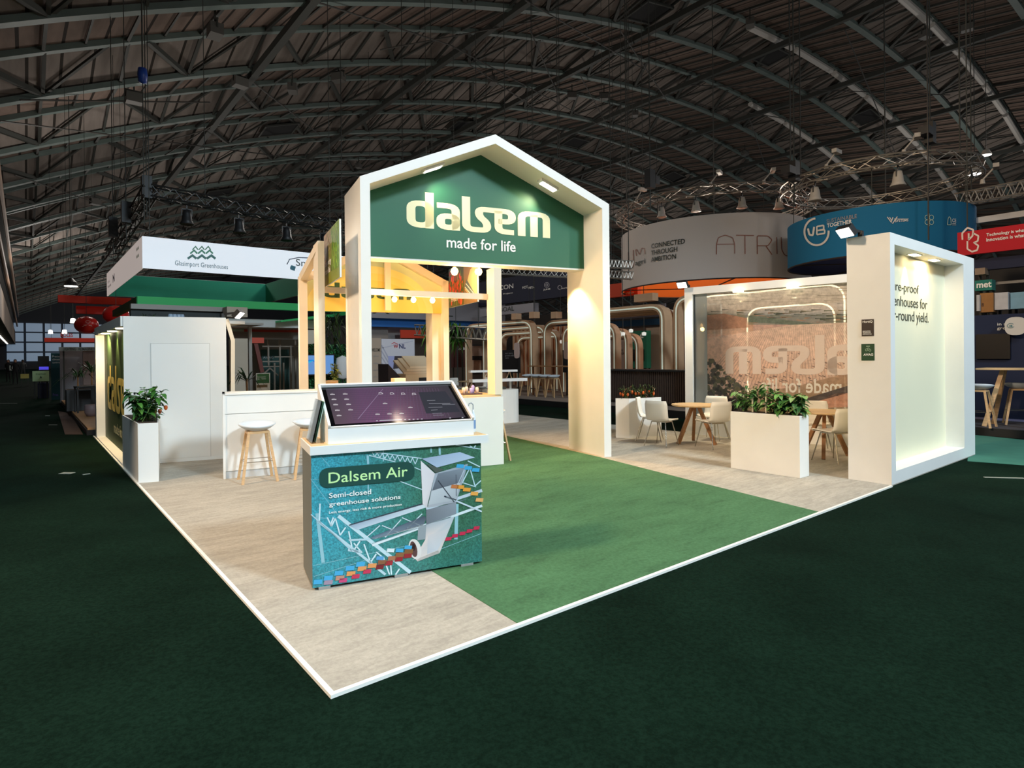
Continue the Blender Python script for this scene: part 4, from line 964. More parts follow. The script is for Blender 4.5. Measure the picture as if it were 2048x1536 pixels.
pr.poly([(1320, 330), (1590, 270), (1540, 420), (1260, 505)], [(120, 128, 138), (140, 150, 160), (110, 116, 126), (96, 100, 110)]); pr.poly([(1260, 505), (1540, 420), (1500, 600), (1220, 650)], [(200, 204, 208), (190, 196, 202), (176, 180, 186), (190, 194, 198)])
pr.poly([(1200, 230), (1380, 290), (1520, 230), (1300, 325)], (84, 92, 84))
pr.layer()
pr.poly([(1160, 180), (1540, 110), (1690, 165), (1310, 268)], [(160, 176, 200), (170, 190, 214), (186, 204, 222), (176, 194, 216)])
L_(1320, 400, 1480, 620, 10, (60, 64, 74)); L_(1380, 560, 1500, 600, 16, (44, 50, 66)); L_(1400, 565, 1755, 715, 16, (206, 220, 228)); L_(1500, 340, 1500, 560, 6, (70, 76, 88)); L_(1590, 270, 1500, 480, 8, (190, 200, 208))
pr.layer()
SQ = lambda x, y, w, h, c, sk=-8: pr.poly([(x, y+sk*.3), (x+w, y+sk), (x+w-8, y+h+sk), (x-10, y+h)], c)
BL, OR, RD = (66, 168, 216), (226, 152, 90), (198, 50, 86)
for k, (x, y) in enumerate(((82, 1415), (185, 1375), (290, 1325), (400, 1275), (505, 1235))): SQ(x, y, 84, 46, BL)
for k, (x, y, c) in enumerate(((185, 1420, (160, 140, 160)), (300, 1375, (190, 140, 120)), (410, 1330, OR), (520, 1280, OR), (620, 1250, OR), (720, 1215, (140, 90, 60)), (820, 1175, (170, 110, 80)), (895, 1140, (140, 96, 60)), (985, 1105, (130, 88, 50)))): SQ(x, y, 84, 44, c)
for k, (x, y, c) in enumerate(((335, 1400, (200, 70, 120)), (460, 1360, RD), (575, 1310, RD), (700, 1265, (120, 30, 40)), (790, 1225, (160, 40, 50)), (890, 1185, (150, 30, 40)), (980, 1150, (150, 34, 44)))): SQ(x, y, 76, 42, c)
for x, y, c in ((810, 1090, (220, 232, 236)), (900, 1090, BL), (985, 1060, BL), (705, 1170, (90, 160, 210)), (1510, 232, BL), (1590, 250, BL), (1665, 270, BL), (1455, 440, (200, 120, 70)), (1510, 445, (236, 160, 60)), (1575, 470, (236, 160, 60)), (1650, 510, (240, 170, 80)), (1700, 575, (240, 180, 110))): SQ(x, y, 72, 38, c, 4)
for x, y in ((1395, 980), (1460, 950), (1535, 925), (1605, 900), (1675, 870)): SQ(x, y, 58, 34, (206, 44, 80))
pr.layer()
# pill with title
pl_ = rounded([(145, 285), (1080, 205), (1095, 395), (145, 485)], 95, True, 8); pr.poly(pl_, (28, 74, 66))
art = pr.make('greenhouse_artwork', PRINT, base_print)
lift = pr.lift+.0088
def gtext(body, quad, m, bold):
    q = [gh(*p) for p in quad]; x0_ = min(q[0][0], q[3][0]); x1_ = max(q[1][0], q[2][0]); y0_ = (q[2][1]+q[3][1])/2; y1_ = (q[0][1]+q[1][1])/2
    T(body, (x0_, y0_, x1_, y1_), lambda x, y: (x, -lift, y), m, art, bold)
gtext('Dalsem Air', [(235, 322), (1018, 258), (1018, 360), (235, 436)], TXLIME, .006)
gtext('Semi-closed', [(238, 530), (655, 490), (655, 545), (238, 582)], TXWHITE, .014)
gtext('greenhouse solutions', [(238, 620), (945, 548), (945, 606), (238, 676)], TXWHITE, .014)
gtext('Less energy, less risk & more production', [(236, 712), (956, 636), (956, 664), (236, 748)], TXWHITE, .012)
# things on the kiosk ledge
t = cthing('brochure_holder', 'clear brochure holder leaning at the left end of the kiosk ledge', 'brochure holder', KA+.06, KB+.25, KZ1+.002)
mb = MB(); mb.box(-.045, .045, -.15, -.146, 0, .10); mb.box(-.045, .045, -.15, .15, 0, .003); mb.hexa([(-.04, -.15, 0), (-.035, -.15, 0), (-.035, .15, 0), (-.04, .15, 0), (.03, -.15, .3), (.035, -.15, .3), (.035, .15, .3), (.03, .15, .3)])
mb.make('clear_plastic_stand', GLS, t)
for k in range(3):
    o = MB().hexa([(x, y, z) for (x, y, z) in ((-.03+k*.012, -.10, .004), (-.026+k*.012, -.10, .004), (-.026+k*.012, .11, .004), (-.03+k*.012, .11, .004), (.035+k*.012, -.10, .29), (.039+k*.012, -.10, .29), (.039+k*.012, .11, .29), (.035+k*.012, .11, .29))]).make('brochure', mat(['brochure_dark', 'brochure_green', 'brochure_mint'][k], [rgb(40, 44, 44), rgb(40, 84, 60), rgb(190, 222, 206)][k], .4))
    face_to(o, core(KA+.06, KB+.25, KZ1+.004), -TH); tag(o, ['dark brochure at the back of the clear holder', 'green brochure in the middle of the clear holder', 'mint brochure at the front of the clear holder'][k], 'brochure')
t = cthing('spray_bottle', 'small white bottle with hooked nozzle at the right end of the kiosk ledge', 'bottle', KA+KW+.01, KB+.16, KZ1+.002)
MB().lathe([(0, 0), (.018, 0), (.02, .005), (.02, .13), (.008, .16), (.008, .18), (0, .18)], n=14).make('bottle_body', mat('white_bottle', rgb(226, 234, 240), .3), t, True)
MB().path([(0, 0, .18), (0, 0, .22), (-.015, 0, .235), (-.035, 0, .23), (-.04, 0, .21)], .004).make('nozzle', mat('grey_nozzle', rgb(150, 160, 170), .3), t)
MB().lathe([(.0203, .03), (.0205, .03), (.0205, .1), (.0203, .1)], n=14).make('bottle_label', mat('blue_label', rgb(120, 150, 190), .5), t)

# ================================================================== NEIGHBOURING STANDS
def hz_(x, z): return zr(float(x), 0, .03)-float(z)
def at(u, v, D): P = CAM+ray(u, v)*D; return (float(P[0]), float(P[1]), float(P[2]))
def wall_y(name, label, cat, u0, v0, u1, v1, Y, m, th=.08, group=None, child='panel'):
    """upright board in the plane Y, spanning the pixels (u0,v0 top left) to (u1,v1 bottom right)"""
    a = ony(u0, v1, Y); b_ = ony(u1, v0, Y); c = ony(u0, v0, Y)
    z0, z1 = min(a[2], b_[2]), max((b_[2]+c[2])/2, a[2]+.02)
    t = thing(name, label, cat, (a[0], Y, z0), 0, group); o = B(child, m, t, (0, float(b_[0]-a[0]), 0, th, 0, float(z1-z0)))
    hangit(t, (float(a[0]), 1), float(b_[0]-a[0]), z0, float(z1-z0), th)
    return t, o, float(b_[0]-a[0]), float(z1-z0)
def hangit(t, x, L, z0, H, th):
    nm_ = t.name.split('.')[0]
    if nm_ in ('wall_screen', 'white_lintel', 'cream_box', 'dark_shelf_back', 'grey_canopy', 'poster_strip', 'grey_header', 'white_canopy', 'cream_board', 'monitor', 'framed_poster'): return
    if z0 > 2.45 and nm_ not in ('beige_box', 'teal_sign', 'white_fascia', 'cardboard_box', 'white_box', 'white_board', 'map_panel', 'dark_stand_backdrop'):
        for q in (.12, .88): MB().tube((L*q, th/2, H), (L*q, th/2, H+hz_(x[0]+x[1]*L*q, z0+H)), .008, .008, 4).make('suspension_wire', STEELD, t)
    elif z0 > .25:
        for q in (.12, .88): MB().bar((L*q, th+.03, -z0), (L*q, th+.03, H*.9), .05, .05).make('support_post', STEELD, t)
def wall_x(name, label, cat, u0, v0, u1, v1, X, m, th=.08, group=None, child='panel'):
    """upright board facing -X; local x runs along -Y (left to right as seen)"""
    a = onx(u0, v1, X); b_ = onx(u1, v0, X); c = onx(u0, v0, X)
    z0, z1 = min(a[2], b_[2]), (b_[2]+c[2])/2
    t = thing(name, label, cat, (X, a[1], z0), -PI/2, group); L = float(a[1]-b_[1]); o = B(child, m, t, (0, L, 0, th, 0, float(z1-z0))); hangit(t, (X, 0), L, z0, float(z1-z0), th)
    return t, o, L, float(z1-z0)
def fr_(o_=0.004): return lambda x, y: (x, -o_, y)
def palm(label, loc, h, seed, dark=False):
    r_ = random.Random(seed); t = thing('palm_plant', label, 'plant', loc); mb_ = MB(); cols = []
    pal = [(40, 66, 36), (56, 84, 44), (28, 48, 28)]
    for i in range(26):
        a = r_.uniform(0, 2*PI); e = r_.uniform(.2, 1.4); leafblade(mb_, cols, (0, 0, h*.25), (math.cos(a), math.sin(a), e*1.3), h*r_.uniform(.5, .8), .035*h, r_.uniform(.4, .9), r_.choice(pal), .1)
    MB().tube((0, 0, 0), (0, 0, h*.3), .02*h, .014*h, 6).make('stem', DOAK, t); leafmesh('fronds', mb_, cols, t); return t

# ---- truss helper: triangular or box truss along a list of points, as one mesh
def truss(mb, pts, w=.26, r=.022, rb=.012, up=Vector((0, 0, 1)), closed=False, k=1):
    N = len(pts); ring = []
    for i, p in enumerate(pts):
        p = Vector(p); a = Vector(pts[i-1 if (i > 0 or closed) else i]); c = Vector(pts[(i+1) % N if (i < N-1 or closed) else i])
        t = (c-a).normalized(); s_ = t.cross(up).normalized(); u_ = s_.cross(t)
        ring.append([p+s_*w/2+u_*w/2, p-s_*w/2+u_*w/2, p-s_*w/2-u_*w/2, p+s_*w/2-u_*w/2])
    for i in range(N if closed else N-1):
        a, b_ = ring[i], ring[(i+1) % N]
        for q in range(4): mb.tube(a[q], b_[q], r, r, 5, False)
        for q in range(4):
            q2 = (q+1) % 4
            mb.tube(a[q] if i % 2 else a[q2], b_[q2] if i % 2 else b_[q], rb, rb, 4, False)
    return mb
def truss_thing(mb, label, a, b_, m=TRUSSM, nm='lighting_truss'):
    t = thing(nm, label, 'truss', (0, 0, 0)); mb.make('truss_span', m, t)
    for q in (.15, .85):
        p = [a[i]+(b_[i]-a[i])*q for i in range(3)]; MB().tube((p[0], p[1], p[2]+.1), (p[0], p[1], zr(p[0], 0, .03)), .012, .012, 4).make('suspension_wire', STEELD, t)
    return t
def parcan(label, loc, grp, m, s=1.0, lit=False):
    t = thing('stage_lamp', label, 'stage lamp', loc, 0, grp)
    MB().lathe([(0, -.02), (.07*s, -.02), (.09*s, -.1*s), (.11*s, -.24*s), (.15*s, -.32*s), (.14*s, -.325*s), (0, -.30*s)], n=12).make('lamp_can', m, t, True)
    MB().bar((0, 0, 0), (0, 0, .14), .03, .03).bar((-.1*s, 0, 0), (.1*s, 0, 0), .03, .03).bar((-.1*s, 0, 0), (-.1*s, 0, -.14*s), .02, .02).bar((.1*s, 0, 0), (.1*s, 0, -.14*s), .02, .02).make('yoke', BLACK, t)
    if lit: MB().lathe([(0, -.327*s), (.13*s, -.327*s)], n=12).make('lamp_lens', LAMPC, t)
    return t
CANW = mat('white_lamp_can', rgb(186, 180, 170), .5)
# ---- round hanging banners
def ring_pts(c, R, z, n): return [(c[0]+R*math.cos(2*PI*i/n), c[1]+R*math.sin(2*PI*i/n), z) for i in range(n)]
def drum(name, label, c, R, z0, z1, mo, mi, n=72):
    t = thing(name, label, 'banner', (c[0], c[1], z0)); H = z1-z0
    mb = MB().grid(lambda u, v: (R*math.cos(2*PI*u), R*math.sin(2*PI*u), H*v), n, 2); out = mb.make('outer_cloth', mo, t, True); R2 = R-.03
    MB().grid(lambda u, v: (R2*math.cos(-2*PI*u), R2*math.sin(-2*PI*u), .02+(H-.02)*v), n, 2).make('inner_lining', mi, t, True)
    mb = MB()
    for i in range(n):
        a, b_ = 2*PI*i/n, 2*PI*(i+1)/n; mb.tube(((R-.01)*math.cos(a), (R-.01)*math.sin(a), 0), ((R-.01)*math.cos(b_), (R-.01)*math.sin(b_), 0), .025, .025, 5, False)
    for k in range(4): a = PI/4+k*PI/2; mb.bar((0, 0, .03), (R2*math.cos(a), R2*math.sin(a), .03), .04, .03)
    mb.make('hoop_and_spokes', mat('dark_hoop', rgb(60, 50, 46), .6), t)
    return t, out
def drum_px(c, R, u):            # angle on the drum facing the camera for pixel column u (nearest hit)
    d = ray(u, 640); d = np.array([d[0], d[1]]); d = d/np.hypot(*d); o = CAM[:2]-np.array(c[:2]); bq = o@d; q = bq*bq-(o@o-R*R)
    t_ = -bq-math.sqrt(max(q, 0)); P = o+d*t_; return math.atan2(P[1], P[0]), t_
def drum_fn(R, a0, sgn=1, lift=.02): return lambda x, y: ((R+lift)*math.cos(a0+x/R), (R+lift)*math.sin(a0+x/R), y)
def drum_z(c, R, u, v): 
    a, t_ = drum_px(c, R, u); d = ray(u, v); return CAM[2]+d[2]/math.hypot(d[0], d[1])*t_
def drum_text(body, c, R, z0, q, m, par, bold=0.0):
    u0, vt0, vb0, u1, vt1, vb1 = q   # left column top/bottom px, right column top/bottom px
    a0, _ = drum_px(c, R, u0); a1, _ = drum_px(c, R, u1)
    da = a1-a0
    if da < -PI: da += 2*PI
    zt = (drum_z(c, R, u0, vt0)+drum_z(c, R, u1, vt1))/2-z0; zb_ = (drum_z(c, R, u0, vb0)+drum_z(c, R, u1, vb1))/2-z0
    T(body, (0, zb_, 1, zt), lambda x, y: ((R+.02)*math.cos(a0+x*da), (R+.02)*math.sin(a0+x*da), y), m, par, bold)
def drum_print(c, R, z0, par, lift=.02):
    def f(x, y, l):
        a, t_ = drum_px(c, R, x); return ((R+lift+l)*math.cos(a), (R+lift+l)*math.sin(a), drum_z(c, R, x, y)-z0)
    return Print(f)
CG = mat('white_banner_cloth', rgb(222, 212, 204), .85); CO = mat('orange_banner_lining', rgb(222, 108, 24), .8)
D1 = 22.0; c1 = at(1424, 700, D1); R1_ = 3.22; zb1, zt1 = 4.01, 6.07
t1, o1 = drum('round_banner', 'large round white hanging banner reading CONNECTED THROUGH AMBITION with orange inside', c1, R1_, zb1, zt1, CG, CO)
drum_text('CONNECTED\nTHROUGH\nAMBITION', c1, R1_, zb1, (1304, 487, 524, 1372, 478, 516), TXDARK, o1, .01)
pr = drum_print(c1, R1_, zb1, o1)
RU = (160, 92, 66)
def zt5(x, y): return (1180+x*.2148, 340+y*.2149)
pr.pre = zt5
pr.stroke(rounded([(365, 765), (368, 900), (390, 915), (412, 890), (412, 745)], 25), 6, RU)
pr.stroke([(432, 740), (440, 800)], 6, RU); pr.stroke(rounded([(440, 735), (470, 790), (490, 725), (515, 730), (520, 785)], 14), 6, RU)
for p in ([(1183, 785), (1185, 690), (1200, 630), (1265, 605), (1335, 630), (1352, 690), (1352, 778)], [(1365, 607), (1530, 610)], [(1447, 610), (1447, 783)], [(1560, 783), (1560, 612), (1660, 614), (1698, 650), (1660, 705), (1565, 705)], [(1640, 706), (1695, 788)], [(1740, 625), (1742, 783)], [(1782, 625), (1785, 740), (1810, 790), (1838, 800)]):
    pr.stroke(rounded(p, 14, n=3), 7, RU)
pr.stroke([(1185, 692), (1350, 690)], 6, RU)
pr.make('logo_lines', PRINT, o1)
drum_text('agri', c1, R1_, zb1, (1272, 521, 534, 1292, 518, 530), TXDARK, o1, .01)
mb = truss(MB(), [(x-c1[0], y-c1[1], 0) for x, y, z in ring_pts(c1, R1_+.05, 0, 44)], closed=True)
light('POINT', 'banner_fill_light', (c1[0], c1[1], zt1-.3), None, 260, (1, .9, .75), .4); zr1 = 6.84; tt = thing('round_truss', 'circular aluminium lighting truss above the white round banner', 'truss', (c1[0], c1[1], zr1)); mb.make('truss_ring', TRUSSM, tt)  # point light added inside the drum to brighten the orange lining
for k in range(6): a = k*PI/3; MB().tube((R1_*math.cos(a), R1_*math.sin(a), zt1-zr1), (R1_*math.cos(a), R1_*math.sin(a), 0), .01, .01, 4).make('banner_wire', STEELD, tt)
for k in range(3): a = k*2*PI/3+2.6; MB().tube((R1_*math.cos(a), R1_*math.sin(a), 0), (R1_*math.cos(a), R1_*math.sin(a), hz_(c1[0]+R1_*math.cos(a), zr1)), .02, .02, 4).make('suspension_wire', STEELD, tt)
def rim(c, R, u): a, _ = drum_px(c, R, u); return (c[0]+R*math.cos(a), c[1]+R*math.sin(a))
for k, u in enumerate((1325, 1394, 1486, 1560)):
    x, y = rim(c1, R1_, u); parcan('white can lamp on the truss over the white round banner, '+['first from the left', 'second from the left', 'third from the left', 'fourth from the left'][k], (x, y, zr1-.28), 'can lamps over the white banner', CANW, 1.1)
def armlamp(label, x, y, z, rz, grp):
    t = thing('arm_floodlight', label, 'floodlight', (x, y, z), rz, grp)
    MB().tube((0, 0, 0), (0, 0, .12), .06, .04, 8).tube((0, 0, .1), (.0, -.22, .36), .02, .02, 6).make('arm', CANW, t)
    MB().box(-.17, .17, -.32, -.2, .34, .44).make('lamp_head', CANW, t)
for k, (u, c, R, z) in enumerate(((1275, c1, R1_, zr1+.13), (1424, c1, R1_, zr1+.13), (1530, c1, R1_, zr1+.13))):
    x, y = rim(c, R, u); armlamp('small white arm light standing on the truss over the white banner, '+['left', 'middle', 'right'][k], x, y, z, .3*k, 'arm lights on the white truss')
# blue round banner
CB = mat('blue_banner_cloth', rgb(12, 112, 158), .8); CBI = mat('navy_banner_lining', rgb(52, 54, 84), .9)
D2 = 17.0; c2 = at(1752, 700, D2); R2_ = 2.22; zb2_, zt2_ = 4.12, 5.36
t2, o2 = drum('round_banner', 'large round blue hanging banner with a white ring logo', c2, R2_, zb2_, zt2_, CB, CBI)
def zb7(x, y): return (1560+x*.2604, 300+y*.2604)
def q7(x0, t0, b0, x1, t1, b1): return (1560+x0*.2604, 300+t0*.2604, 300+b0*.2604, 1560+x1*.2604, 300+t1*.2604, 300+b1*.2604)
WB = (226, 222, 214)
drum_text('SUSTAINABLE', c2, R2_, zb2_, q7(368, 530, 560, 598, 495, 526), TXGREY, o2, .004)
drum_text('TOGETHER', c2, R2_, zb2_, q7(370, 562, 594, 560, 537, 568), TXWHITE, o2, .015)
drum_text('SYSTEMS', c2, R2_, zb2_, q7(888, 538, 556, 988, 528, 548), TXWHITE, o2, .01)
drum_text('CE', c2, R2_, zb2_, q7(1322, 528, 556, 1352, 528, 556), TXWHITE, o2, .01)
pr = drum_print(c2, R2_, zb2_, o2); pr.pre = zb7
pr.stroke([(290+95*math.cos(t), 628+105*math.sin(t)) for t in [math.radians(250-i*9) for i in range(0, 28)]][::-1] if False else [(290+92*math.cos(t), 628+103*math.sin(t)) for t in [math.radians(265-9*i) for i in range(31)]], 15, WB)
pr.stroke(rounded([(225, 602), (235, 650), (262, 655), (272, 590)], 10), 15, WB)
pr.stroke(rounded([(292, 650), (292, 588), (345, 578), (345, 610), (300, 618), (352, 612), (352, 640), (292, 650)], 8), 12, WB)
pr.stroke([(828, 514), (858, 555), (872, 516)], 7, WB); pr.stroke([(846, 516), (864, 545)], 6, WB); pr.stroke([(868, 566), (905, 512)], 7, WB); pr.stroke([(880, 530), (990, 530)], 4, WB)
for k in range(4):
    a = PI/4+k*PI/2; pr.stroke([(1148+24*math.cos(a)+16*math.cos(t), 537+26*math.sin(a)+18*math.sin(t)) for t in [2*PI*i/12 for i in range(12)]], 4, (190, 220, 200), True)
pr.line(1148, 490, 1148, 585, 4, (190, 220, 200)); pr.stroke(rounded([(1285, 575), (1290, 530), (1300, 510), (1312, 530), (1314, 575), (1285, 575)], 8), 5, (190, 220, 200))
pr.line(1322, 566, 1350, 566, 4, WB); pr.line(1322, 576, 1352, 576, 4, WB)
pr.make('logo_lines', PRINT, o2)
zr2 = 6.42; mb = truss(MB(), [(x-c2[0], y-c2[1], 0) for x, y, z in ring_pts(c2, R2_+.05, 0, 36)], closed=True)
tt = thing('round_truss', 'circular aluminium lighting truss above the blue round banner', 'truss', (c2[0], c2[1], zr2)); mb.make('truss_ring', TRUSSM, tt)
for k in range(6): a = k*PI/3+.3; MB().tube((R2_*math.cos(a), R2_*math.sin(a), zt2_-zr2), (R2_*math.cos(a), R2_*math.sin(a), 0), .01, .01, 4).make('banner_wire', STEELD, tt)
for k in range(3): a = k*2*PI/3+2.3; MB().tube((R2_*math.cos(a), R2_*math.sin(a), 0), (R2_*math.cos(a), R2_*math.sin(a), hz_(c2[0]+R2_*math.cos(a), zr2)), .02, .02, 4).make('suspension_wire', STEELD, tt)
for k, u in enumerate((1632, 1798)):
    x, y = rim(c2, R2_, u); parcan('white can lamp on the truss over the blue banner, '+['left one', 'right one'][k], (x, y, zr2-.26), 'can lamps over the blue banner', CANW, 1.2)
for k, u in enumerate((1655, 1810)):
    x, y = rim(c2, R2_, u); armlamp('small white arm light standing on the truss over the blue banner, '+['left', 'right'][k], x, y, zr2+.13, .4*k, 'arm lights on the blue truss')
for k, (u, v, D) in enumerate(((1860, 268, 15.6), (1588, 345, 16.5), (1300, 360, 17.8))):
    p = at(u, v, D); t = thing('motor_hoist', ['black hoist motor hanging over the blue banner truss', 'black hoist and projector where the two round trusses meet', 'black hoist motor at the left end of the white banner truss'][k], 'hoist', p)
    B('motor_body', BLACK, t, (-.13, .13, -.1, .1, -.25, .3)); MB().tube((0, 0, .3), (0, 0, hz_(p[0], p[2])), .018, .018, 5).tube((0, 0, -.3), (0, 0, -.9), .018, .018, 5).make('chain', STEELD, t)
    B('control_box', mat('dark_box', rgb(40, 40, 42), .5), t, (-.5 if k != 2 else -.1, -.15, -.12, .12, -.1, .1) if k != 2 else (.15, .35, -.1, .1, -.1, .15))
p = onx(1857, 0, 11); t = thing('hanging_cable', 'thin dark cable hanging in front of the blue round banner', 'cable', at(1857, 480, 14.2)); MB().tube((0, 0, 0), (0, 0, hz_(t.location[0], t.location[2])), .018, .018, 5).make('cable', BLACK, t)
for k, (u, v, D) in enumerate(((1972, 310, 24), (1949, 348, 20))):
    p = at(u, v, D); t = thing('hall_lamp', ['glowing hall lamp right of the blue banner truss, upper one', 'glowing hall lamp right of the blue banner truss, lower one'][k], 'lamp', p)
    MB().lathe([(0, 0), (.2, 0), (.1, .2), (0, .24)], n=14).make('lamp_shade', CANW, t); MB().lathe([(0, -.02), (.17, -.02), (.17, 0)], n=14).make('lamp_lens', LAMPC, t); MB().tube((0, 0, .24), (0, 0, hz_(p[0], p[2])), .012, .012, 5).make('cord', STEELD, t)

# red banner at the far right
YR = 3.2; aR = onx(1922, 520, 16.2); 
CRD = mat('red_banner_cloth', rgb(196, 26, 40), .8)
t, o, L, H = wall_x('red_banner', 'long red hanging banner with white hexagon letter logo at the right edge', 'banner', 1915, 455, 2075, 512, 16.0, CRD, .12)
zb_ = t.location[2]; Y0_ = t.location[1]
fx_ = lambda u, v: (float(Y0_-onx(u, v, 16.0)[1]), float(onx(u, v, 16.0)[2]-zb_))
pr = Print(lambda x, y, l: (x, -.01-l, y)); pr.pre = lambda x, y: fx_(1560+x*.2604, 300+y*.2604)
pr.stroke(rounded([(1402, 690), (1400, 640), (1440, 598), (1485, 612), (1480, 660), (1450, 690), (1450, 640)], 6, n=2), 13, (232, 214, 206)); pr.stroke(rounded([(1485, 640), (1525, 660), (1520, 700), (1490, 712), (1525, 735), (1515, 770), (1475, 782), (1440, 760), (1440, 700)], 6, n=2), 13, (232, 214, 206)); pr.make('hexagon_logo', PRINT, o)
x0_ = fx_(1973, 470)[0]; x1_ = x0_+(fx_(2048, 465)[0]-x0_)*27/17
for s_, va, vb in (('Technology is what we make,', 467, 475), ('Innovation is what we share', 476.5, 483.5)): T(s_, (x0_, fx_(1973, vb)[1], x1_, fx_(1973, va)[1]), fr_(.014), TXWHITE, o, .02)
t, o, L, H = wall_x('navy_fascia', 'navy hanging fascia below the red banner at the right edge', 'banner', 1915, 515, 2080, 545, 16.3, mat('navy_cloth', rgb(34, 40, 66), .8), .2)
t, o, L, H = wall_x('white_banner', 'white hanging banner strip above the red banner at the right edge', 'banner', 1925, 428, 2080, 402, 18.5, mat('grey_white_cloth', rgb(214, 214, 214), .8), .1)
mb = MB(); pA = at(1918, 400, 15.5); pB = at(2100, 366, 13.5); n_ = 16
truss(mb, [(pA[0]+(pB[0]-pA[0])*i/n_, pA[1]+(pB[1]-pA[1])*i/n_, pA[2]+(pB[2]-pA[2])*i/n_) for i in range(n_+1)], .3)
truss_thing(mb, 'straight aluminium truss at the right edge above the red banner', pA, pB)
x, y, z = at(1965, 376, 15.0); armlamp('small white arm light on the truss above the red banner', x, y, z+.1, .2, None)

# right edge: navy stand with high table
NAVY = mat('navy_wall', rgb(22, 34, 64), .8)
t, nw, L, H = wall_x('navy_stand_wall', 'dark navy exhibition wall at the right edge with white round sign', 'stand wall', 1930, 628, 2110, 838, 15.2, NAVY, .15)
zb_ = t.location[2]; Y0_ = t.location[1]
T('in automation\ngrowing out this', (.55, float(onx(1960, 662, 15.2)[2]-zb_), 1.25, float(onx(1960, 652, 15.2)[2]-zb_)+.05), fr_(.012), TXWHITE, nw, 0)
B('base_rail', mat('pale_lilac_rail', rgb(150, 150, 190), .5), t, (0, L, -.05, 0, .0, .06))
t, tv, L, H = wall_x('wall_screen', 'switched off black screen on the navy wall behind the high table', 'screen', 1952, 668, 2020, 718, 15.135, mat('screen_black', rgb(10, 9, 9), .3), .06)
t = thing('round_sign', 'white speech-bubble sign with ring logo at the right edge', 'sign', tuple(onx(2031, 652, 15.0)), -PI/2)
rr_ = abs(float(onx(2010, 652, 15.0)[1]-onx(2052, 652, 15.0)[1]))/2
prs = [(rr_*1.05*math.copysign(abs(math.cos(a))**.75, math.cos(a)), rr_*1.15*math.copysign(abs(math.sin(a))**.75, math.sin(a))) for a in [2*PI*i/28 for i in range(28)]]
o = MB().prism(prs, lambda x, y: (x, 0, y), lambda x, y: (x, .06, y)).make('sign_plate', mat('white_sign', rgb(205, 203, 198), .6), t)
pr = Print(lambda x, y, l: (x, -.008-l, y)); pr.stroke([(-.45*rr_+.34*rr_*math.cos(a), .01+.28*rr_*math.sin(a)) for a in [math.radians(40+i*14) for i in range(22)]], .05*rr_, (20, 110, 120)); pr.make('ring_logo', PRINT, o)
T('VB', (-.62*rr_, -.1*rr_, -.28*rr_, .14*rr_), lambda x, y: (x, -.012, y), mat('teal_letters', rgb(20, 110, 120), .5), o, .03)
struct(B('floor', mat('stand_platform_black', rgb(14, 14, 15), .5), None, (13.42, 22, -4, 2.2, -.012, .14)))
struct(B('floor', mat('stand_carpet_dark', rgb(62, 58, 62), .9), None, (13.44, 22, -4, 2.2, .14, .146)))
teal = [tuple(gnd(u, v)[:2]) for u, v in ((1940, 868), (1935, 921), (2060, 930), (2060, 880))]
struct(MB().prism(teal[::-1] if False else teal, lambda x, y: (x, y, -.012), lambda x, y: (x, y, -.008)).make('floor', mat('teal_hall_carpet', rgb(56, 116, 98), .9, var=.1, scale=3)))
xc, yc, _z = gnd(1990, 835, .146)
def hightable(label, x, y, z, L, Wd, h, rz, grp=None):
    t = thing('high_table', label, 'table', (x, y, z), rz, grp)
    B('tabletop', OAKTOP, t, (-L/2, L/2, -Wd/2, Wd/2, h-.035, h), bevel=.006)
    for sx in (-1, 1):
        for sy in (-1, 1): MB().bar((sx*(L/2-.35), sy*.08, h-.03), (sx*(L/2-.12), sy*(Wd/2-.04), 0), .07, .05).make('leg', OAK, t)
    return t
hightable('white topped high table with slanted oak legs on the navy stand', 14.0, .12, .146, 1.1, .75, 1.13, -PI/2)
def cp_stool(label, x, y, z, rz, grp, sc=1.0):
    o = copy_tree(st); face_to(o, (x, y, z), rz); tag(o, label, 'stool', grp); o.scale = (sc, sc, sc); return o
for k, (u, v, zz) in enumerate(((1972, 838, .146), (2012, 828, .146))):
    x, y = ((13.55, .62), (14.5, .18))[k]; cp_stool('white stool with oak legs at the high table on the navy stand, '+['left one', 'right one'][k], x, y, zz, -PI/2+.3*k, 'stools at the high table', 1.08)
# shelf clutter above the navy wall
for k, (u0, v0, u1, v1, c, nm, lb) in enumerate(((1953, 590, 1959, 622, (190, 190, 192), 'white_box', 'white carton left of the brown box above the navy wall'), (1960, 586, 1986, 625, (160, 112, 60), 'cardboard_box', 'brown cardboard box standing above the navy wall'),
     (1989, 585, 2016, 620, (200, 202, 208), 'white_board', 'white panel right of the brown box above the navy wall'), (2021, 584, 2060, 618, (128, 172, 196), 'map_panel', 'pale blue map panel at the right edge above the navy wall'), (1950, 560, 1984, 582, (24, 122, 110), 'teal_sign', 'teal cut-off sign reading met at the right edge'), (1950, 536, 1970, 550, (150, 130, 110), 'beige_box', 'small beige box under the red banner'))):
    t, o, L, H = wall_x(nm, lb, nm.split('_')[1], u0, v0, u1, v1, 15.6+k*.1, mat('clutter_%s' % nm, rgb(*c), .7, var=.1, scale=6), .3)
    if nm == 'teal_sign': T('met', (.1*L, .25*H, .98*L, .8*H), fr_(.01), TXWHITE, o, .03)
    if nm == 'cardboard_box': T('8', (.15*L, .3*H, .3*L, .5*H), fr_(.01), mat('brown_ink', rgb(80, 46, 24), .6), o, .03)
t, o, L, H = wall_x('white_fascia', 'pale fascia board under the navy hanging fascia, right edge', 'fascia', 1950, 562, 2080, 545, 16.8, mat('dim_white_board', rgb(150, 146, 140), .7), .1)
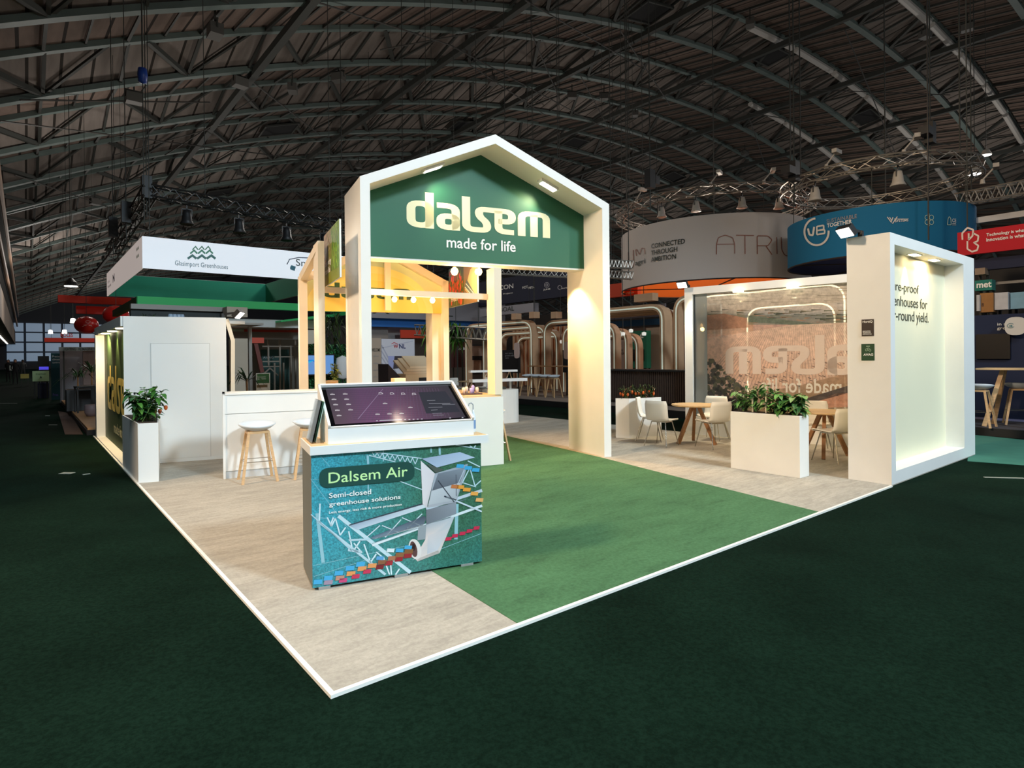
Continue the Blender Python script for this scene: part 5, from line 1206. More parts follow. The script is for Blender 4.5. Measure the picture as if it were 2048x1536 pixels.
t, o, L, H = wall_x('dark_stand_backdrop', 'dark stand backdrop behind the boxes at the right edge', 'stand wall', 1925, 520, 2100, 640, 19, mat('dark_backdrop', rgb(44, 42, 40), .8, var=.2, scale=1), .1)

# ================================================================== ROW STAND BEHIND (black plinth, arches, slatted bar)
struct(B('floor', mat('plinth_black', rgb(10, 10, 11), .5), None, (12.05, 30, 2.6, 24, -.012, .17)))
struct(B('floor', mat('row_stand_carpet', rgb(120, 106, 96), .9, var=.1, scale=2), None, (12.07, 30, 2.62, 24, .17, .176)))
SLAT = mat('dark_slat_wood', rgb(74, 58, 50), .6, var=.15, scale=6)
yb0, yb1 = float(onx(1205, 800, 13.0)[1]), float(onx(1400, 800, 13.0)[1])
t = thing('slatted_bar', 'dark vertical-slatted bar with black top behind the planter', 'bar', (13.0, yb0, .176), -PI/2); Lb = yb0-yb1
mb = MB(); n_ = int(Lb/.07)
for i in range(n_): mb.box(i*.07, i*.07+.045, -.02, .02, .08, .95)
mb.make('slat_front', SLAT, t); B('bar_body', mat('bar_dark_body', rgb(34, 28, 26), .7), t, (0, Lb, .02, .6, 0, .95)); B('bar_top', BLACK, t, (-.05, Lb+.05, -.08, .65, .95, 1.0))  # plain dark body colour behind the slats
# arch portals with light strips
WOODP = mat('pale_plywood', rgb(190, 152, 118), .6, var=.08, scale=3)
LED = mat('soft_light_strip', rgb(240, 240, 220), .5, emit=(.80, 1.0, .84, 1), es=.22)
LEDW = mat('warm_light_strip', rgb(255, 240, 200), .5, emit=(1, .82, .5, 1), es=6.0)
def portal(label, X, yA, yB, zt, r, ledm, depth=1.8, nr=3, grp=None, ins=.17):
    """nested plywood arch ribs spanning y from yA (left) to yB (right)"""
    t = thing('light_arch', label, 'arch', (X, yA, .176), -PI/2, grp); L = yA-yB; zt -= .176
    for k in range(nr):
        d = k*depth/max(1, nr-1)*.999; s_ = k*ins
        def ring(off): return rounded([(s_+off, 0), (s_+off, zt-s_-off), (L-s_-off, zt-s_-off), (L-s_-off, 0)], max(.05, r-off), n=6)
        a, b_ = ring(0), ring(.17 if nr > 1 else .02)
        mb = MB()
        for i in range(len(a)-1): mb.prism([a[i], a[i+1], b_[i+1], b_[i]][::-1], lambda x, z: (x, d, z), lambda x, z: (x, d+.28, z))
        mb.make('rib', WOODP, t)
        mb = MB(); c_ = ring(.075 if nr > 1 else 0); e_ = ring(.115 if nr > 1 else .035)
        for i in range(len(c_)-1): mb.prism([c_[i], c_[i+1], e_[i+1], e_[i]][::-1], lambda x, z: (x, d-.012, z), lambda x, z: (x, d-.001, z))
        mb.make('light_strip', ledm, t)
    return t
def yat(u, X): return float(onx(u, 720, X)[1])
def zat(u, v, X): return float(onx(u, v, X)[2])
grpA = 'lit plywood arches'
portal('lit plywood arch far left, seen left of the big arch leg', 14.6, yat(930, 14.6), yat(1066, 14.6), zat(1040, 640, 14.6), .6, LED, 2.6, 4, grpA)
portal('lit plywood arch over the stools, partly behind the big arch leg', 15.0, yat(1086, 15.0), yat(1208, 15.0), zat(1110, 640, 15.0), .6, LED, 2.6, 4, grpA)
portal('lit plywood arch over the dark slatted bar', 13.75, yat(1150, 13.75), yat(1330, 13.75), zat(1270, 611, 13.75), .5, LED, .6, 3, grpA, .05)
portal('lit plywood arch right of the slatted bar, cut by the picture wall', 14.2, yat(1347, 14.2), yat(1450, 14.2), zat(1352, 592, 14.2), .5, LED, 1.5, 3, grpA)
portal('glowing arch line seen through the left half of the picture wall', 13.2, yat(1494, 13.2), yat(1672, 13.2), zat(1540, 613, 13.2), .38, LEDW, .1, 1, grpA)
portal('glowing arch line seen through the right half of the picture wall', 12.6, yat(1396, 12.6), yat(1692, 12.6), zat(1640, 570, 12.6), .4, LEDW, .1, 1, grpA)
# plywood blocks tying the arches
for k, (u, v) in enumerate(((1027, 633), (1063, 630), (1107, 630), (1286, 595))):
    t = thing('plywood_block', 'pale plywood block on top of the lit arches, '+['first from the left', 'second from the left', 'third from the left', 'over the slatted bar'][k], 'block', tuple(onx(u, v, 14.4)), -PI/2, 'plywood blocks')
    B('block', WOODP, t, (-.14, .14, 0, .3, -.12, .12) if k < 3 else (-.35, .35, 0, .3, -.12, .12))
# orange slatted wall behind
ORS = mat('orange_wall', rgb(206, 106, 32), .7, var=.1, scale=2)
t, o, L, H = wall_x('orange_slat_wall', 'orange and brown slatted wall behind the lit arches', 'wall panel', 1030, 655, 1150, 790, 18.5, ORS, .1)
mb = MB()
for i in range(14): mb.box(i*L/14, i*L/14+L/32, -.12, 0, 0, H)
mb.make('upright_slats', WOODP, t)
t, o, L, H = wall_x('orange_back_panel', 'brown orange panels behind the right lit arch', 'wall panel', 1330, 650, 1420, 800, 17.0, mat('brown_orange', rgb(150, 96, 60), .7), .1)
mb = MB()
for i in range(8): mb.box(i*L/8, i*L/8+L/20, -.1, 0, 0, H)
mb.make('upright_slats', WOODP, t)
for k, (u0, u1) in enumerate(((990, 1037), (1126, 1150))):
    t, o, L, H = wall_x('info_screen', ['tall black information display left of the big arch leg', 'black information display partly behind the big arch leg'][k], 'display', u0, 700, u1, 745, 14.2, mat('display_black', rgb(14, 14, 17), .4), .1)
    T('our story\ngrown with\ncare', (.45*L, .62*H, .85*L, .88*H), fr_(.01), TXGREY, o, 0)
    p = onx((1033, 1133)[k], 701, 14.17); t = thing('oval_sign', ['pink-white oval sign beside the left black display', 'pink-white oval sign beside the right black display'][k], 'sign', tuple(p), -PI/2); r_ = .15
    MB().prism([(r_*math.cos(a), (.22 if abs(math.sin(a)) > .3 else .1)*math.copysign(1, math.sin(a))+r_*.6*math.sin(a)) for a in [2*PI*(i+.5)/20 for i in range(20)]], lambda x, y: (x, 0, y), lambda x, y: (x, .03, y)).make('sign_plate', mat('pink_white', rgb(196, 172, 164), .6), t)
# long high table with stools under the second arch
xx = 13.6; yL, yR_ = yat(1062, xx), yat(1145, xx)
t = thing('bar_table', 'long wooden bar table with stools under the lit arches', 'table', (xx, yL, .176), -PI/2); Lt = yL-yR_
B('tabletop', DOAK, t, (0, Lt, -.2, .3, 1.04, 1.08)); 
for q in (0.05, Lt-.1): B('leg', DOAK, t, (q, q+.05, 0, .06, 0, 1.04))
for k in range(4): cp_stool('white stool at the long bar table under the arches, '+['first from the left', 'second from the left', 'third from the left', 'fourth from the left'][k], xx-.35, yL-.2-k*(Lt-.3)/4, .176, PI/2, 'stools at the long bar table')
# panels seen through the arch over the slatted bar
def bx_x(nm, lb, cat, q, X, c, th=.08, txt=None, tm=None, tb=(.15, .6, .85, .75), grp=None):
    t, o, L, H = wall_x(nm, lb, cat, *q, X, mat('c_%d_%d_%d' % c, rgb(*c), .7), th, grp)
    if txt: T(txt, (tb[0]*L, tb[1]*H, tb[2]*L, tb[3]*H), fr_(.01), tm or TXWHITE, o, .01)
    return t, o, L, H
bx_x('exhibition_panel', 'green exhibition panel with white flower logo and small black screen', 'panel', (1257, 662, 1293, 736), 20, (22, 112, 84), .3, 'JJ.Plants', TXWHITE, (.2, .7, .68, .78))
t = thing('small_screen', 'small black screen on the green exhibition panel', 'screen', tuple(onx(1263, 722, 19.95)), -PI/2); w_ = abs(float(onx(1263, 722, 19.9)[1]-onx(1287, 722, 19.9)[1])); B('screen', mat('screen_black', rgb(10, 9, 9), .3), t, (0, w_, 0, .05, 0, w_*.8))
pr = Print(lambda x, y, l: (x, -.01-l, y)); t = thing('flower_emblem', 'white flower logo at the top right of the green panel', 'logo', tuple(onx(1281, 675, 19.995)), -PI/2)
for k in range(5): a = k*2*PI/5; pr.ell(.09*math.cos(a), .09*math.sin(a), .08, .035, (226, 230, 220), 10, a)
pr.make('petals', PRINT, t)
bx_x('white_panel_wall', 'pale exhibition wall left of the green panel', 'panel', (1215, 680, 1257, 738), 20.4, (176, 160, 150), .1, 'SEE\nMORE', TXDARK, (.62, .5, .85, .68))
bx_x('white_panel_wall', 'pale exhibition wall with plants picture right of the green panel', 'panel', (1293, 655, 1330, 738), 20.6, (150, 140, 124), .1)
bx_x('grey_overhead_banner', 'grey overhead banner with blue lower edge behind the slatted bar arch', 'banner', (1215, 612, 1330, 640), 24, (150, 150, 160), .1)
bx_x('blue_overhead_band', 'blue band below the grey overhead banner', 'banner', (1215, 640, 1330, 655), 23.8, (20, 80, 120), .1)
bx_x('box_lights', 'row of pale box panels beyond the slatted bar arch', 'panel', (1215, 655, 1330, 680), 24.2, (150, 132, 112), .1)
for k, (u, v) in enumerate(((1246, 706), (1262, 700), (1288, 706), (1068, 668), (1070, 680), (1122, 684))):
    p = onx(u, v-38 if k < 3 else v, 16.5); t = thing('small_spot', 'small pale spot lamp hanging inside the lit arches', 'spot lamp', tuple(p), 0, 'small spots in the lit arches'); MB().lathe([(0, -.06), (.07, -.05), (.08, .05), (0, .08)], n=8).make('lamp_head', mat('pale_spot', rgb(220, 220, 210), .4, emit=(1, 1, .9, 1), es=.5), t)
    B('hanger', STEELD, t, (-.008, .008, -.008, .008, .08, hz_(p[0], p[2])))

# hanging banners behind, middle of the picture
t, o, L, H = bx_x('navy_banner', 'dark navy hanging banner with a row of white sponsor logos', 'banner', (930, 553, 1150, 617), 19, (28, 34, 58), .3)
fx_ = lambda u, v: (float(t.location[1]-onx(u, v, 19)[1]), float(onx(u, v, 19)[2]-t.location[2]))
for s_, q in (('ICON', (996, 567, 1027, 581)), ('Projects', (1007, 584, 1026, 590)), ('HOT', (1045, 571, 1056, 578)), ('META', (1057, 572, 1069, 578)), ('JUNE', (1087, 576, 1101, 582)), ('hortico', (1124, 573, 1140, 578))):
    a = fx_(q[0], q[3]); b_ = fx_(q[2], q[1]); T(s_, (a[0], a[1], b_[0], b_[1]), fr_(.012), TXWHITE, o, .02)
pr = Print(lambda x, y, l: (x, -.012-l, y)); pr.pre = fx_
for r_ in (5, 2.2): pr.stroke([(1094+r_*math.cos(a), 570+r_*math.sin(a)) for a in [2*PI*i/12 for i in range(12)]], .8, (200, 200, 210), True)
pr.stroke([(1120+4*math.cos(a), 575+4*math.sin(a)) for a in [2*PI*i/12 for i in range(12)]], 1, (200, 200, 210), True); pr.make('ring_logos', PRINT, o)
t, o, L, H = bx_x('orange_banner', 'orange-red hanging banner peeking out right of the big arch leg', 'banner', (1195, 567, 1275, 598), 17.8, (214, 70, 30), .2, 'hortico', TXWHITE, (.62, .12, .92, .3))
t, o, L, H = bx_x('grey_sign', 'grey-white sign with dark capital letters above the lit arches', 'sign', (960, 612, 1068, 634), 18, (160, 160, 168), .3, 'BOAL', TXDARK, (.40, .35, .66, .9))
for k, (u0, v0, u1, v1, D) in enumerate(((990, 540, 1140, 548, 19), (1215, 528, 1265, 530, 18.5), (1215, 548, 1265, 552, 19))):
    mb = MB(); a = at(u0, v0, D); b_ = at(u1, v1, D); n_ = 14
    truss(mb, [(a[0]+(b_[0]-a[0])*i/n_, a[1]+(b_[1]-a[1])*i/n_, a[2]+(b_[2]-a[2])*i/n_) for i in range(n_+1)], .22, .015, .009)
    truss_thing(mb, ['silver truss above the navy sponsor banner', 'silver truss right of the big arch, upper one', 'silver truss right of the big arch, lower one'][k], a, b_)
# blue banner and mid-ground stands seen through the bar frame (planes across the hall)
def by(nm, lb, cat, q, Y, c, th=.1, txt=None, tm=None, tb=(.15, .3, .85, .7), grp=None, m=None):
    t, o, L, H = wall_y(nm, lb, cat, *q, Y, m or mat('c_%d_%d_%d' % c, rgb(*c), .7), th, grp)
    if txt: T(txt, (tb[0]*L, tb[1]*H, tb[2]*L, tb[3]*H), fr_(.01), tm or TXWHITE, o, .01)
    return t, o, L, H
by('blue_banner', 'wide blue hanging banner with small white letters seen through the bar frame', 'banner', (700, 632, 1010, 652), 24, (40, 110, 190), .1, 'GROUP', TXWHITE, (.47, .35, .57, .7))
by('grey_banner', 'long grey-white hanging banner above the blue banner', 'banner', (700, 600, 1010, 634), 23.6, (150, 150, 158), .1, 'A        L', TXDARK, (.12, .2, .62, .5))
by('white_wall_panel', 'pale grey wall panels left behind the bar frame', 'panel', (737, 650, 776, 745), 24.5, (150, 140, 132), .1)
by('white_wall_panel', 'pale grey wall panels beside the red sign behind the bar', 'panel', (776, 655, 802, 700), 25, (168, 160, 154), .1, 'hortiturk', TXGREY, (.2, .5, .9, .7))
by('red_sign', 'red and black sign strip seen through the bar frame', 'sign', (802, 660, 850, 676), 24, (210, 66, 40), .1)
by('brown_back_wall', 'dim brown back wall seen through the bar frame', 'stand wall', (800, 676, 990, 790), 27, (92, 76, 64), .1)
by('dark_red_wall', 'dark red-brown stand wall with small white lettering behind the tables', 'stand wall', (905, 680, 945, 735), 20, (70, 30, 24), .1, 'logitec', TXWHITE, (.3, .6, .8, .75))
for k, (q, c) in enumerate((((941, 692, 965, 716), (160, 130, 112)), ((944, 716, 963, 745), (190, 150, 120)))):
    t, o, L, H = by('framed_poster', ['small framed poster behind the bar, upper one', 'small framed poster behind the bar, lower one'][k], 'poster', q, 19.9+.01*k, c, .05); B('poster_frame', BLACK, t, (-.12, 0, -.03, .05, -.1, H+.1), (L, L+.12, -.03, .05, -.1, H+.1), (-.12, L+.12, -.03, .05, -.1, 0), (-.12, L+.12, -.03, .05, H, H+.1))
by('green_exit_panel', 'small green lit panel in a white frame behind the hanging plant', 'panel', (915, 676, 928, 684), 19.5, (40, 110, 70), .05)
mb = MB(); a = at(838, 660, 24); b_ = at(982, 668, 20); n_ = 24
truss(mb, [(a[0]+(b_[0]-a[0])*i/n_, a[1]+(b_[1]-a[1])*i/n_, a[2]+(b_[2]-a[2])*i/n_) for i in range(n_+1)], .4, .03, .02); truss_thing(mb, 'silver truss seen between the bar posts', a, b_)
def hangplant(lb, u, v, Y, s_):
    t = thing('hanging_plant', lb, 'plant', tuple(ony(u, v, Y))); mb_ = MB(); cols = []; r_ = random.Random(u)
    for i in range(60): a = r_.uniform(0, 2*PI); leafblade(mb_, cols, (r_.uniform(-.2, .2)*s_, r_.uniform(-.2, .2)*s_, r_.uniform(-.1, .5)*s_), (math.cos(a), math.sin(a), r_.uniform(-.8, .2)), .35*s_, .06*s_, 1.1, r_.choice([(70, 120, 30), (50, 90, 26), (100, 150, 50)]), .1)
    leafmesh('foliage', mb_, cols, t); MB().lathe([(0, .0), (.16*s_, .05*s_), (.2*s_, .3*s_), (0, .3*s_)], n=10).make('pot', BLACK, t, True); MB().tube((0, 0, .3*s_), (0, 0, hz_(t.location[0], t.location[2])), .01, .01, 4).make('cord', STEELD, t)
hangplant('bright green hanging plant right of the orange post', 912, 675, 15, 1.2); hangplant('green hanging plant left of the orange post', 868, 672, 16, 1.2)
# round table and dark chairs behind
def dimchair(first, x, y, rz, lb):
    o = copy_tree(ch); face_to(o, (x, y, 0), rz); tag(o, lb, 'chair', 'chairs in the dim stand behind'); return o
P = gnd(945, 800)
table('dim round table in the brown stand behind the bar', float(P[0]), float(P[1]), .4, .55)
for k, (dx, dy) in enumerate(((-.75, .1), (.1, -.75), (.75, .2), (-.1, .8))): dimchair(0, float(P[0])+dx, float(P[1])+dy, math.atan2(-dy, -dx)-PI/2, 'shell chair around the dim round table behind the bar, '+['left', 'front', 'right', 'back'][k]+' one')
# WNL display box, machine and counter
t, o, L, H = by('welcome_pillar', 'narrow beige pillar reading WELCOME left of the white panel with red and blue letters', 'panel', (742, 676, 762, 790), 15, (188, 166, 146), .6, 'WELCOME', TXDARK, (.1, .76, .9, .82))
for k in range(5): T(['gova', 'ridder', 'verti life', 'plus', 'grow'][k], (.25*L, (.66-.12*k)*H, .75*L, (.69-.12*k)*H), fr_(.01), TXGREY, o, 0)
t, o, L, H = by('white_display_panel', 'white display panel with red and blue letters seen through the bar frame', 'panel', (764, 678, 829, 800), 15, (226, 222, 230), .8)
f_ = lambda u, v: (float(ony(u, v, 15)[0]-t.location[0]), float(ony(u, v, 15)[2]-t.location[2]))
for s_, q, m_ in (('W', (787, 689, 796, 696), TXRED), ('NL', (798, 688, 811, 697), TXNAVY)): a = f_(q[0], q[3]); b_ = f_(q[2], q[1]); T(s_, (a[0], a[1], b_[0], b_[1]), fr_(.012), m_, o, .02)
pr = Print(lambda x, y, l: (x, -.006-l, y)); pr.pre = f_
for i in range(9): pr.line(763, 690+i*12, 800+i*3, 760+i*10 if 760+i*10 < 792 else 792, 2.2, (190, 188, 206))
pr.line(764, 696, 826, 682, 1.5, (200, 198, 214)); pr.layer(); pr.poly([(776, 712), (817, 712), (817, 735), (777, 738)], (180, 184, 232)); pr.layer(); pr.poly([(789, 712), (809, 712), (812, 735), (786, 738)], (70, 60, 66)); pr.stroke([(783, 688), (788, 685), (795, 688)], 1.2, (210, 50, 60)); pr.make('printed_artwork', PRINT, o)
t = thing('black_machine', 'black upright demonstration cabinet in front of the white display panel', 'cabinet', tuple(gnd(795, 850))); a = ony(784, 728, t.location[1]); b_ = ony(818, 728, t.location[1]); w_ = float(b_[0]-a[0])
MB().hexa([(-w_/2, 0, 0), (w_/2, 0, 0), (w_/2, .5, 0), (-w_/2, .5, 0), (-w_/2, 0, float(a[2])), (w_/2, 0, float(a[2])-.45), (w_/2, .5, float(a[2])-.45), (-w_/2, .5, float(a[2]))]).make('cabinet_body', mat('dark_violet_gloss', rgb(44, 36, 48), .3), t)
t = thing('wavy_panel_counter', 'cream counter with stepped wavy top and black cut-outs behind the bar', 'counter', tuple(gnd(845, 845))); yq = t.location[1]; a = ony(822, 748, yq); b_ = ony(885, 748, yq); w_ = float(b_[0]-a[0]); h_ = float(a[2])
B('counter_body', mat('cream_counter', rgb(228, 204, 172), .6), t, (-w_/2, w_/2, 0, .6, 0, h_), bevel=.02)
for k in range(3): MB().hexa([(-w_/2+.12*k, .1+.05*k, h_+.07*k), (w_/2, .1+.05*k, h_+.07*k), (w_/2, .6, h_+.3+.05*k), (-w_/2+.12*k, .6, h_+.3+.05*k), (-w_/2+.12*k, .1+.05*k, h_+.04+.07*k), (w_/2, .1+.05*k, h_+.04+.07*k), (w_/2, .6, h_+.34+.05*k), (-w_/2+.12*k, .6, h_+.34+.05*k)]).make('step_board', mat('cream_counter', rgb(228, 204, 172), .6), t)
B('dark_cutout', BLACK, t, (-.1*w_, .18*w_, -.01, 0, h_*.72, h_*.92), (.28*w_, .42*w_, -.01, 0, h_*.72, h_*.92))
t = thing('paper_bag', 'cream paper bag with red and orange fruit on the island side', 'bag', core(2.15, 6.3, 1.032)); B('bag', mat('cream_paper', rgb(236, 214, 184), .7), t, (-.1, .1, -.06, .06, 0, .24))
# white round counter with gutters
P = gnd(1020, 846); t = thing('round_counter', 'white rounded demonstration counter right of the island', 'counter', (float(P[0]), float(P[1])+.35, 0)); B0 = math.hypot(P[0]-CAM[0], P[1]-CAM[1])
rp = rounded([(-.42, -.35), (.42, -.35), (.42, .35), (-.42, .35)], .3, True)
MB().prism(rp, lambda x, y: (x, y, 0), lambda x, y: (x, y, .80)).make('counter_body', WHITE, t)
B('sample_box', mat('dark_sample', rgb(60, 60, 52), .5), t, (-.25, .1, -.1, .1, .80, .86))
B('support_leg', WHITE, t, (-.35, -.31, -.02, .02, .8, 1.0), (.3, .34, -.02, .02, .8, 1.0))
gt = thing('growing_gutter', 'pair of white metal growing gutters resting over the round counter', 'gutter', (float(P[0]), float(P[1])+.35, 1.0))
mb = MB(); mb.bar((-.9, 0, .03), (.55, -.3, .03), .2, .07); mb.make('lower_gutter', mat('white_metal', rgb(230, 232, 234), .3), gt)
mb = MB(); mb.bar((-.9, .05, .25), (.35, -.2, .25), .12, .05); mb.make('upper_gutter', mat('white_metal', rgb(230, 232, 234), .3), gt)
mb = MB()
for q in (-.5, -.15, .2): mb.bar((q, 0, .06), (q+.08, -.02, .24), .02, .02).bar((q+.16, 0, .06), (q+.08, -.02, .24), .02, .02)
mb.make('bracket', mat('tan_bracket', rgb(180, 150, 120), .5), gt)

# ================================================================== LEFT NEIGHBOUR: white square banner ring, green rings
YB0 = 14.6; A0 = ony(285, 536, YB0); zb0 = float(A0[2]); zt0 = float(ony(285, 472, YB0)[2]); x0 = float(A0[0])
YB1 = float(onx(214, 597, x0)[1]); x1 = float(ony(533, 602, YB1)[0])
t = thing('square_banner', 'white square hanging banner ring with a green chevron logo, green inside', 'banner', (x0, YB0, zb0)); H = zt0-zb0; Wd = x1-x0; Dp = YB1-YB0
CLW = mat('white_glow_cloth', rgb(236, 240, 248), .6, emit=(.9, .95, 1, 1), es=.42); TEAL = mat('teal_lining', rgb(38, 146, 116), .8)  # front cloth emits faintly by itself
fc = B('front_face', CLW, t, (0, Wd, 0, .03, 0, H)); sdf = B('side_face', mat('pink_white_glow_cloth', rgb(226, 212, 204), .7, emit=(1, .86, .8, 1), es=.34), t, (0, .03, .03, Dp, 0, H)); B('back_face', mat('white_cloth_plain', rgb(210, 210, 206), .7), t, (0, Wd, Dp-.03, Dp, 0, H), (Wd-.03, Wd, .03, Dp, 0, H))  # emission added to the side cloth, which comes out dark without it
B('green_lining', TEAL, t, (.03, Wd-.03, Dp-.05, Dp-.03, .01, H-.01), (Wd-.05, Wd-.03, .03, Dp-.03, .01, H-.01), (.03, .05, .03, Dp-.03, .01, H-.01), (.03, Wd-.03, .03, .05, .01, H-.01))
fq = lambda u, v: (float(ony(u, v, YB0)[0]-x0), float(ony(u, v, YB0)[2]-zb0))
pr = Print(lambda x, y, l: (x, -.004-l, y)); z1_ = lambda x, y: (160+x*.2539, 440+y*.2539); pr.pre = lambda x, y: fq(*z1_(x, y))
for yy, xs_, w_, c in ((225, 885, 9, (60, 130, 90)), (255, 868, 13, (40, 140, 100)), (295, 848, 18, (20, 110, 100))):
    n_ = 3; span = (960-xs_)*2; st_ = span/n_
    for k in range(n_): a = xs_+k*st_; pr.stroke([(a, yy+10), (a+st_/2, yy-16), (a+st_-5, yy+10)], w_, c)
pr.stroke([(1630, 350), (1650, 310), (1720, 296), (1830, 300)], 7, (60, 70, 90)); pr.poly([(1655, 370), (1665, 355), (1700, 368), (1690, 402), (1655, 388)], (30, 110, 130)); pr.make('chevron_logo', PRINT, fc)
for s_, q in (('Glasimport Greenhouses', (748, 352, 1165, 368)), ('Snelder', (1700, 330, 1960, 360))):
    a = fq(*z1_(q[0], q[3])); b_ = fq(*z1_(q[2], q[1])); T(s_, (a[0], a[1], b_[0], b_[1]), fr_(.008), mat('blue_grey_letters', rgb(70, 110, 120), .5) if q[0] < 1000 else TXDARK, fc, 0)
T('V H\nhouses', (.03, H*.3, .9, H*.62), lambda x, y: (-.006, Dp-.3-x*1.2, y), TXDARK, sdf, .01); T('N', (1.6, H*.35, 2.1, H*.68), lambda x, y: (-.006, Dp-.3-x, y), TXNAVY, sdf, .05); T('^^^\n^^^', (Dp-1.1, H*.45, Dp-.6, H*.8), lambda x, y: (-.006, Dp-.1-x, y), mat('green_mark', rgb(60, 130, 90), .5), sdf, .03)
for (x, y) in ((.2, .2), (Wd-.2, .2), (.2, Dp-.2)): MB().tube((x, y, H), (x, y, H+hz_(x0, zb0+H)), .012, .012, 4).make('suspension_wire', STEELD, t)
# black truss over it with lamps
mb = MB(); a = (x0+.3, YB0+.7, zt0+1.35); b_ = (x0+9.5, YB0+.7, zt0+.9); n_ = 34
truss(mb, [(a[0]+(b_[0]-a[0])*i/n_, a[1], a[2]+(b_[2]-a[2])*i/n_) for i in range(n_+1)], .3, .025, .014); a2 = (x0-.1, YB0+6.0, zt0+.35)
truss(mb, [(a[0]+(a2[0]-a[0])*i/14, a[1]+(a2[1]-a[1])*i/14, a[2]+(a2[2]-a[2])*i/14) for i in range(15)], .3, .025, .014)
truss_thing(mb, 'black lighting truss over the white square banner', a, b_, TRUSSB, 'black_truss')
for k, (q, dz) in enumerate(((1.2, 0), (2.6, 0), (4.0, 0), (5.2, 0))): parcan('black stage lamp under the black truss, '+['first from the left', 'second from the left', 'third from the left', 'fourth from the left'][k], (x0+q, YB0+.7, a[2]-q*.05-.3), 'black stage lamps', mat('black_can', rgb(28, 28, 30), .5), 1.3)
for k, (u, v) in enumerate(((293, 375), (252, 425), (226, 455))): 
    p = ony(u, v, YB0+.9+k*1.5); t = thing('motor_hoist', 'black hoist motor above the black truss, '+['nearest', 'middle', 'farthest'][k], 'hoist', tuple(p)); B('motor_body', mat('black_can', rgb(28, 28, 30), .5), t, (-.12, .12, -.12, .12, -.3, .3)); MB().tube((0, 0, .3), (0, 0, hz_(float(p[0]), float(p[2]))), .015, .015, 4).tube((0, 0, -.3), (0, 0, -.8), .015, .015, 4).make('chain', STEELD, t)
# green ring below
YG = 15.2; a = ony(275, 608, YG); zg0 = float(a[2]); zg1 = float(ony(275, 592, YG)[2]); xg = float(a[0])
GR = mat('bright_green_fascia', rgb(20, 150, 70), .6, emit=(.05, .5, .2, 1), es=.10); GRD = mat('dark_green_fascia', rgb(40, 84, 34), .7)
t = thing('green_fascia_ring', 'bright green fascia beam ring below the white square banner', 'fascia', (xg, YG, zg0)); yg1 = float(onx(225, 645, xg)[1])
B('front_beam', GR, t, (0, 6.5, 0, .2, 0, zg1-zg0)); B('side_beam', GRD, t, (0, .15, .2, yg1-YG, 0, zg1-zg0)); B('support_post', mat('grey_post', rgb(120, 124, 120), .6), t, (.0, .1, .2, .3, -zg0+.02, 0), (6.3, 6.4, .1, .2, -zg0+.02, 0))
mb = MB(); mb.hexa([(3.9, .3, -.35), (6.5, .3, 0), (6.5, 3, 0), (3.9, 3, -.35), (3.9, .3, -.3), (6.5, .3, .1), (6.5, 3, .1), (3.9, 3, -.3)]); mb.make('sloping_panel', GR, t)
# lintel, shelf, plants and jars over the cabin
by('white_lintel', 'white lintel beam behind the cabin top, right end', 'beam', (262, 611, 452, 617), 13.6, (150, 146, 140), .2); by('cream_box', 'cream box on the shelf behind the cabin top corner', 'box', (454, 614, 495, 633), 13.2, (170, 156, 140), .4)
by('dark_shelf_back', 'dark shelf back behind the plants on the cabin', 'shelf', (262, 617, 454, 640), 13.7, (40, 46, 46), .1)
for k, (u, h) in enumerate(((288, .4), (306, .4), (378, .36), (430, .34))): p = ony(u, 640, 12.9); palm('small dark plant above the cabin roof edge, '+['first from the left', 'second from the left', 'third from the left', 'fourth from the left'][k], (float(p[0]), 12.9, float(ony(262, 640, 12.6)[2])), h*.9, 60+k)
for k, u in enumerate((341, 349, 357, 364)): p = ony(u, 636, 12.7); t = thing('glass_jar', 'pale glass jar on the shelf above the cabin', 'jar', (float(p[0]), 12.7, float(ony(262, 640, 12.6)[2])), 0, 'jars above the cabin'); MB().lathe([(0, 0), (.05, 0), (.055, .13), (.04, .17), (0, .17)], n=10).make('jar_body', mat('jar_glass', rgb(150, 170, 190), .2), t, True)
t = thing('display_shelf', 'long shelf board carrying jars and plants above the cabin', 'shelf', tuple(ony(262, 640, 12.6))); B('shelf_board', mat('dim_white_board', rgb(150, 146, 140), .7), t, (0, 2.9, -.1, .9, -.05, 0)); [B('shelf_post', mat('dim_white_board', rgb(150, 146, 140), .7), t, (q, q+.08, .8, .9, -float(ony(262, 640, 12.6)[2]), -.05)) for q in (0, 2.8)]
# canopy slabs and scaffold stand to the right of the cabin
by('grey_canopy', 'grey canopy slab seen right of the cabin', 'canopy', (456, 639, 607, 653), 16, (200, 200, 200), 1.5)
by('poster_strip', 'strip of red and green posters below the grey canopy', 'poster', (459, 654, 600, 665), 17.5, (196, 60, 44), .05)
by('poster_strip', 'white and green striped poster at the left of the red strip', 'poster', (459, 653, 488, 665), 17.4, (180, 206, 196), .05)
by('grey_header', 'grey header board below the poster strip', 'header', (464, 664, 600, 678), 17, (120, 114, 106), .3)
by('cream_pillar', 'wide cream pillar right of the cabin', 'pillar', (468, 677, 502, 800), 15.6, (196, 184, 166), .5)
by('dark_teal_screen', 'dark teal display wall with small grey lettering behind the scaffold', 'display', (524, 699, 578, 790), 18.5, (24, 66, 62), .1, 'AVAG', TXGREY, (.05, .80, .42, .85))
by('stand_back_wall', 'brown-grey back wall behind the scaffold stand', 'stand wall', (500, 672, 640, 800), 19.5, (92, 86, 76), .1)
t = thing('scaffold_rack', 'open metal scaffold rack right of the cabin', 'scaffold', (float(ony(560, 790, 17.6)[0]), 17.6, -.012)); yq = t.location[1]; xq = t.location[0]
mb = MB(); SX = lambda u: float(ony(u, 740, yq)[0]-xq); SZ = lambda v: float(ony(560, v, yq)[2])
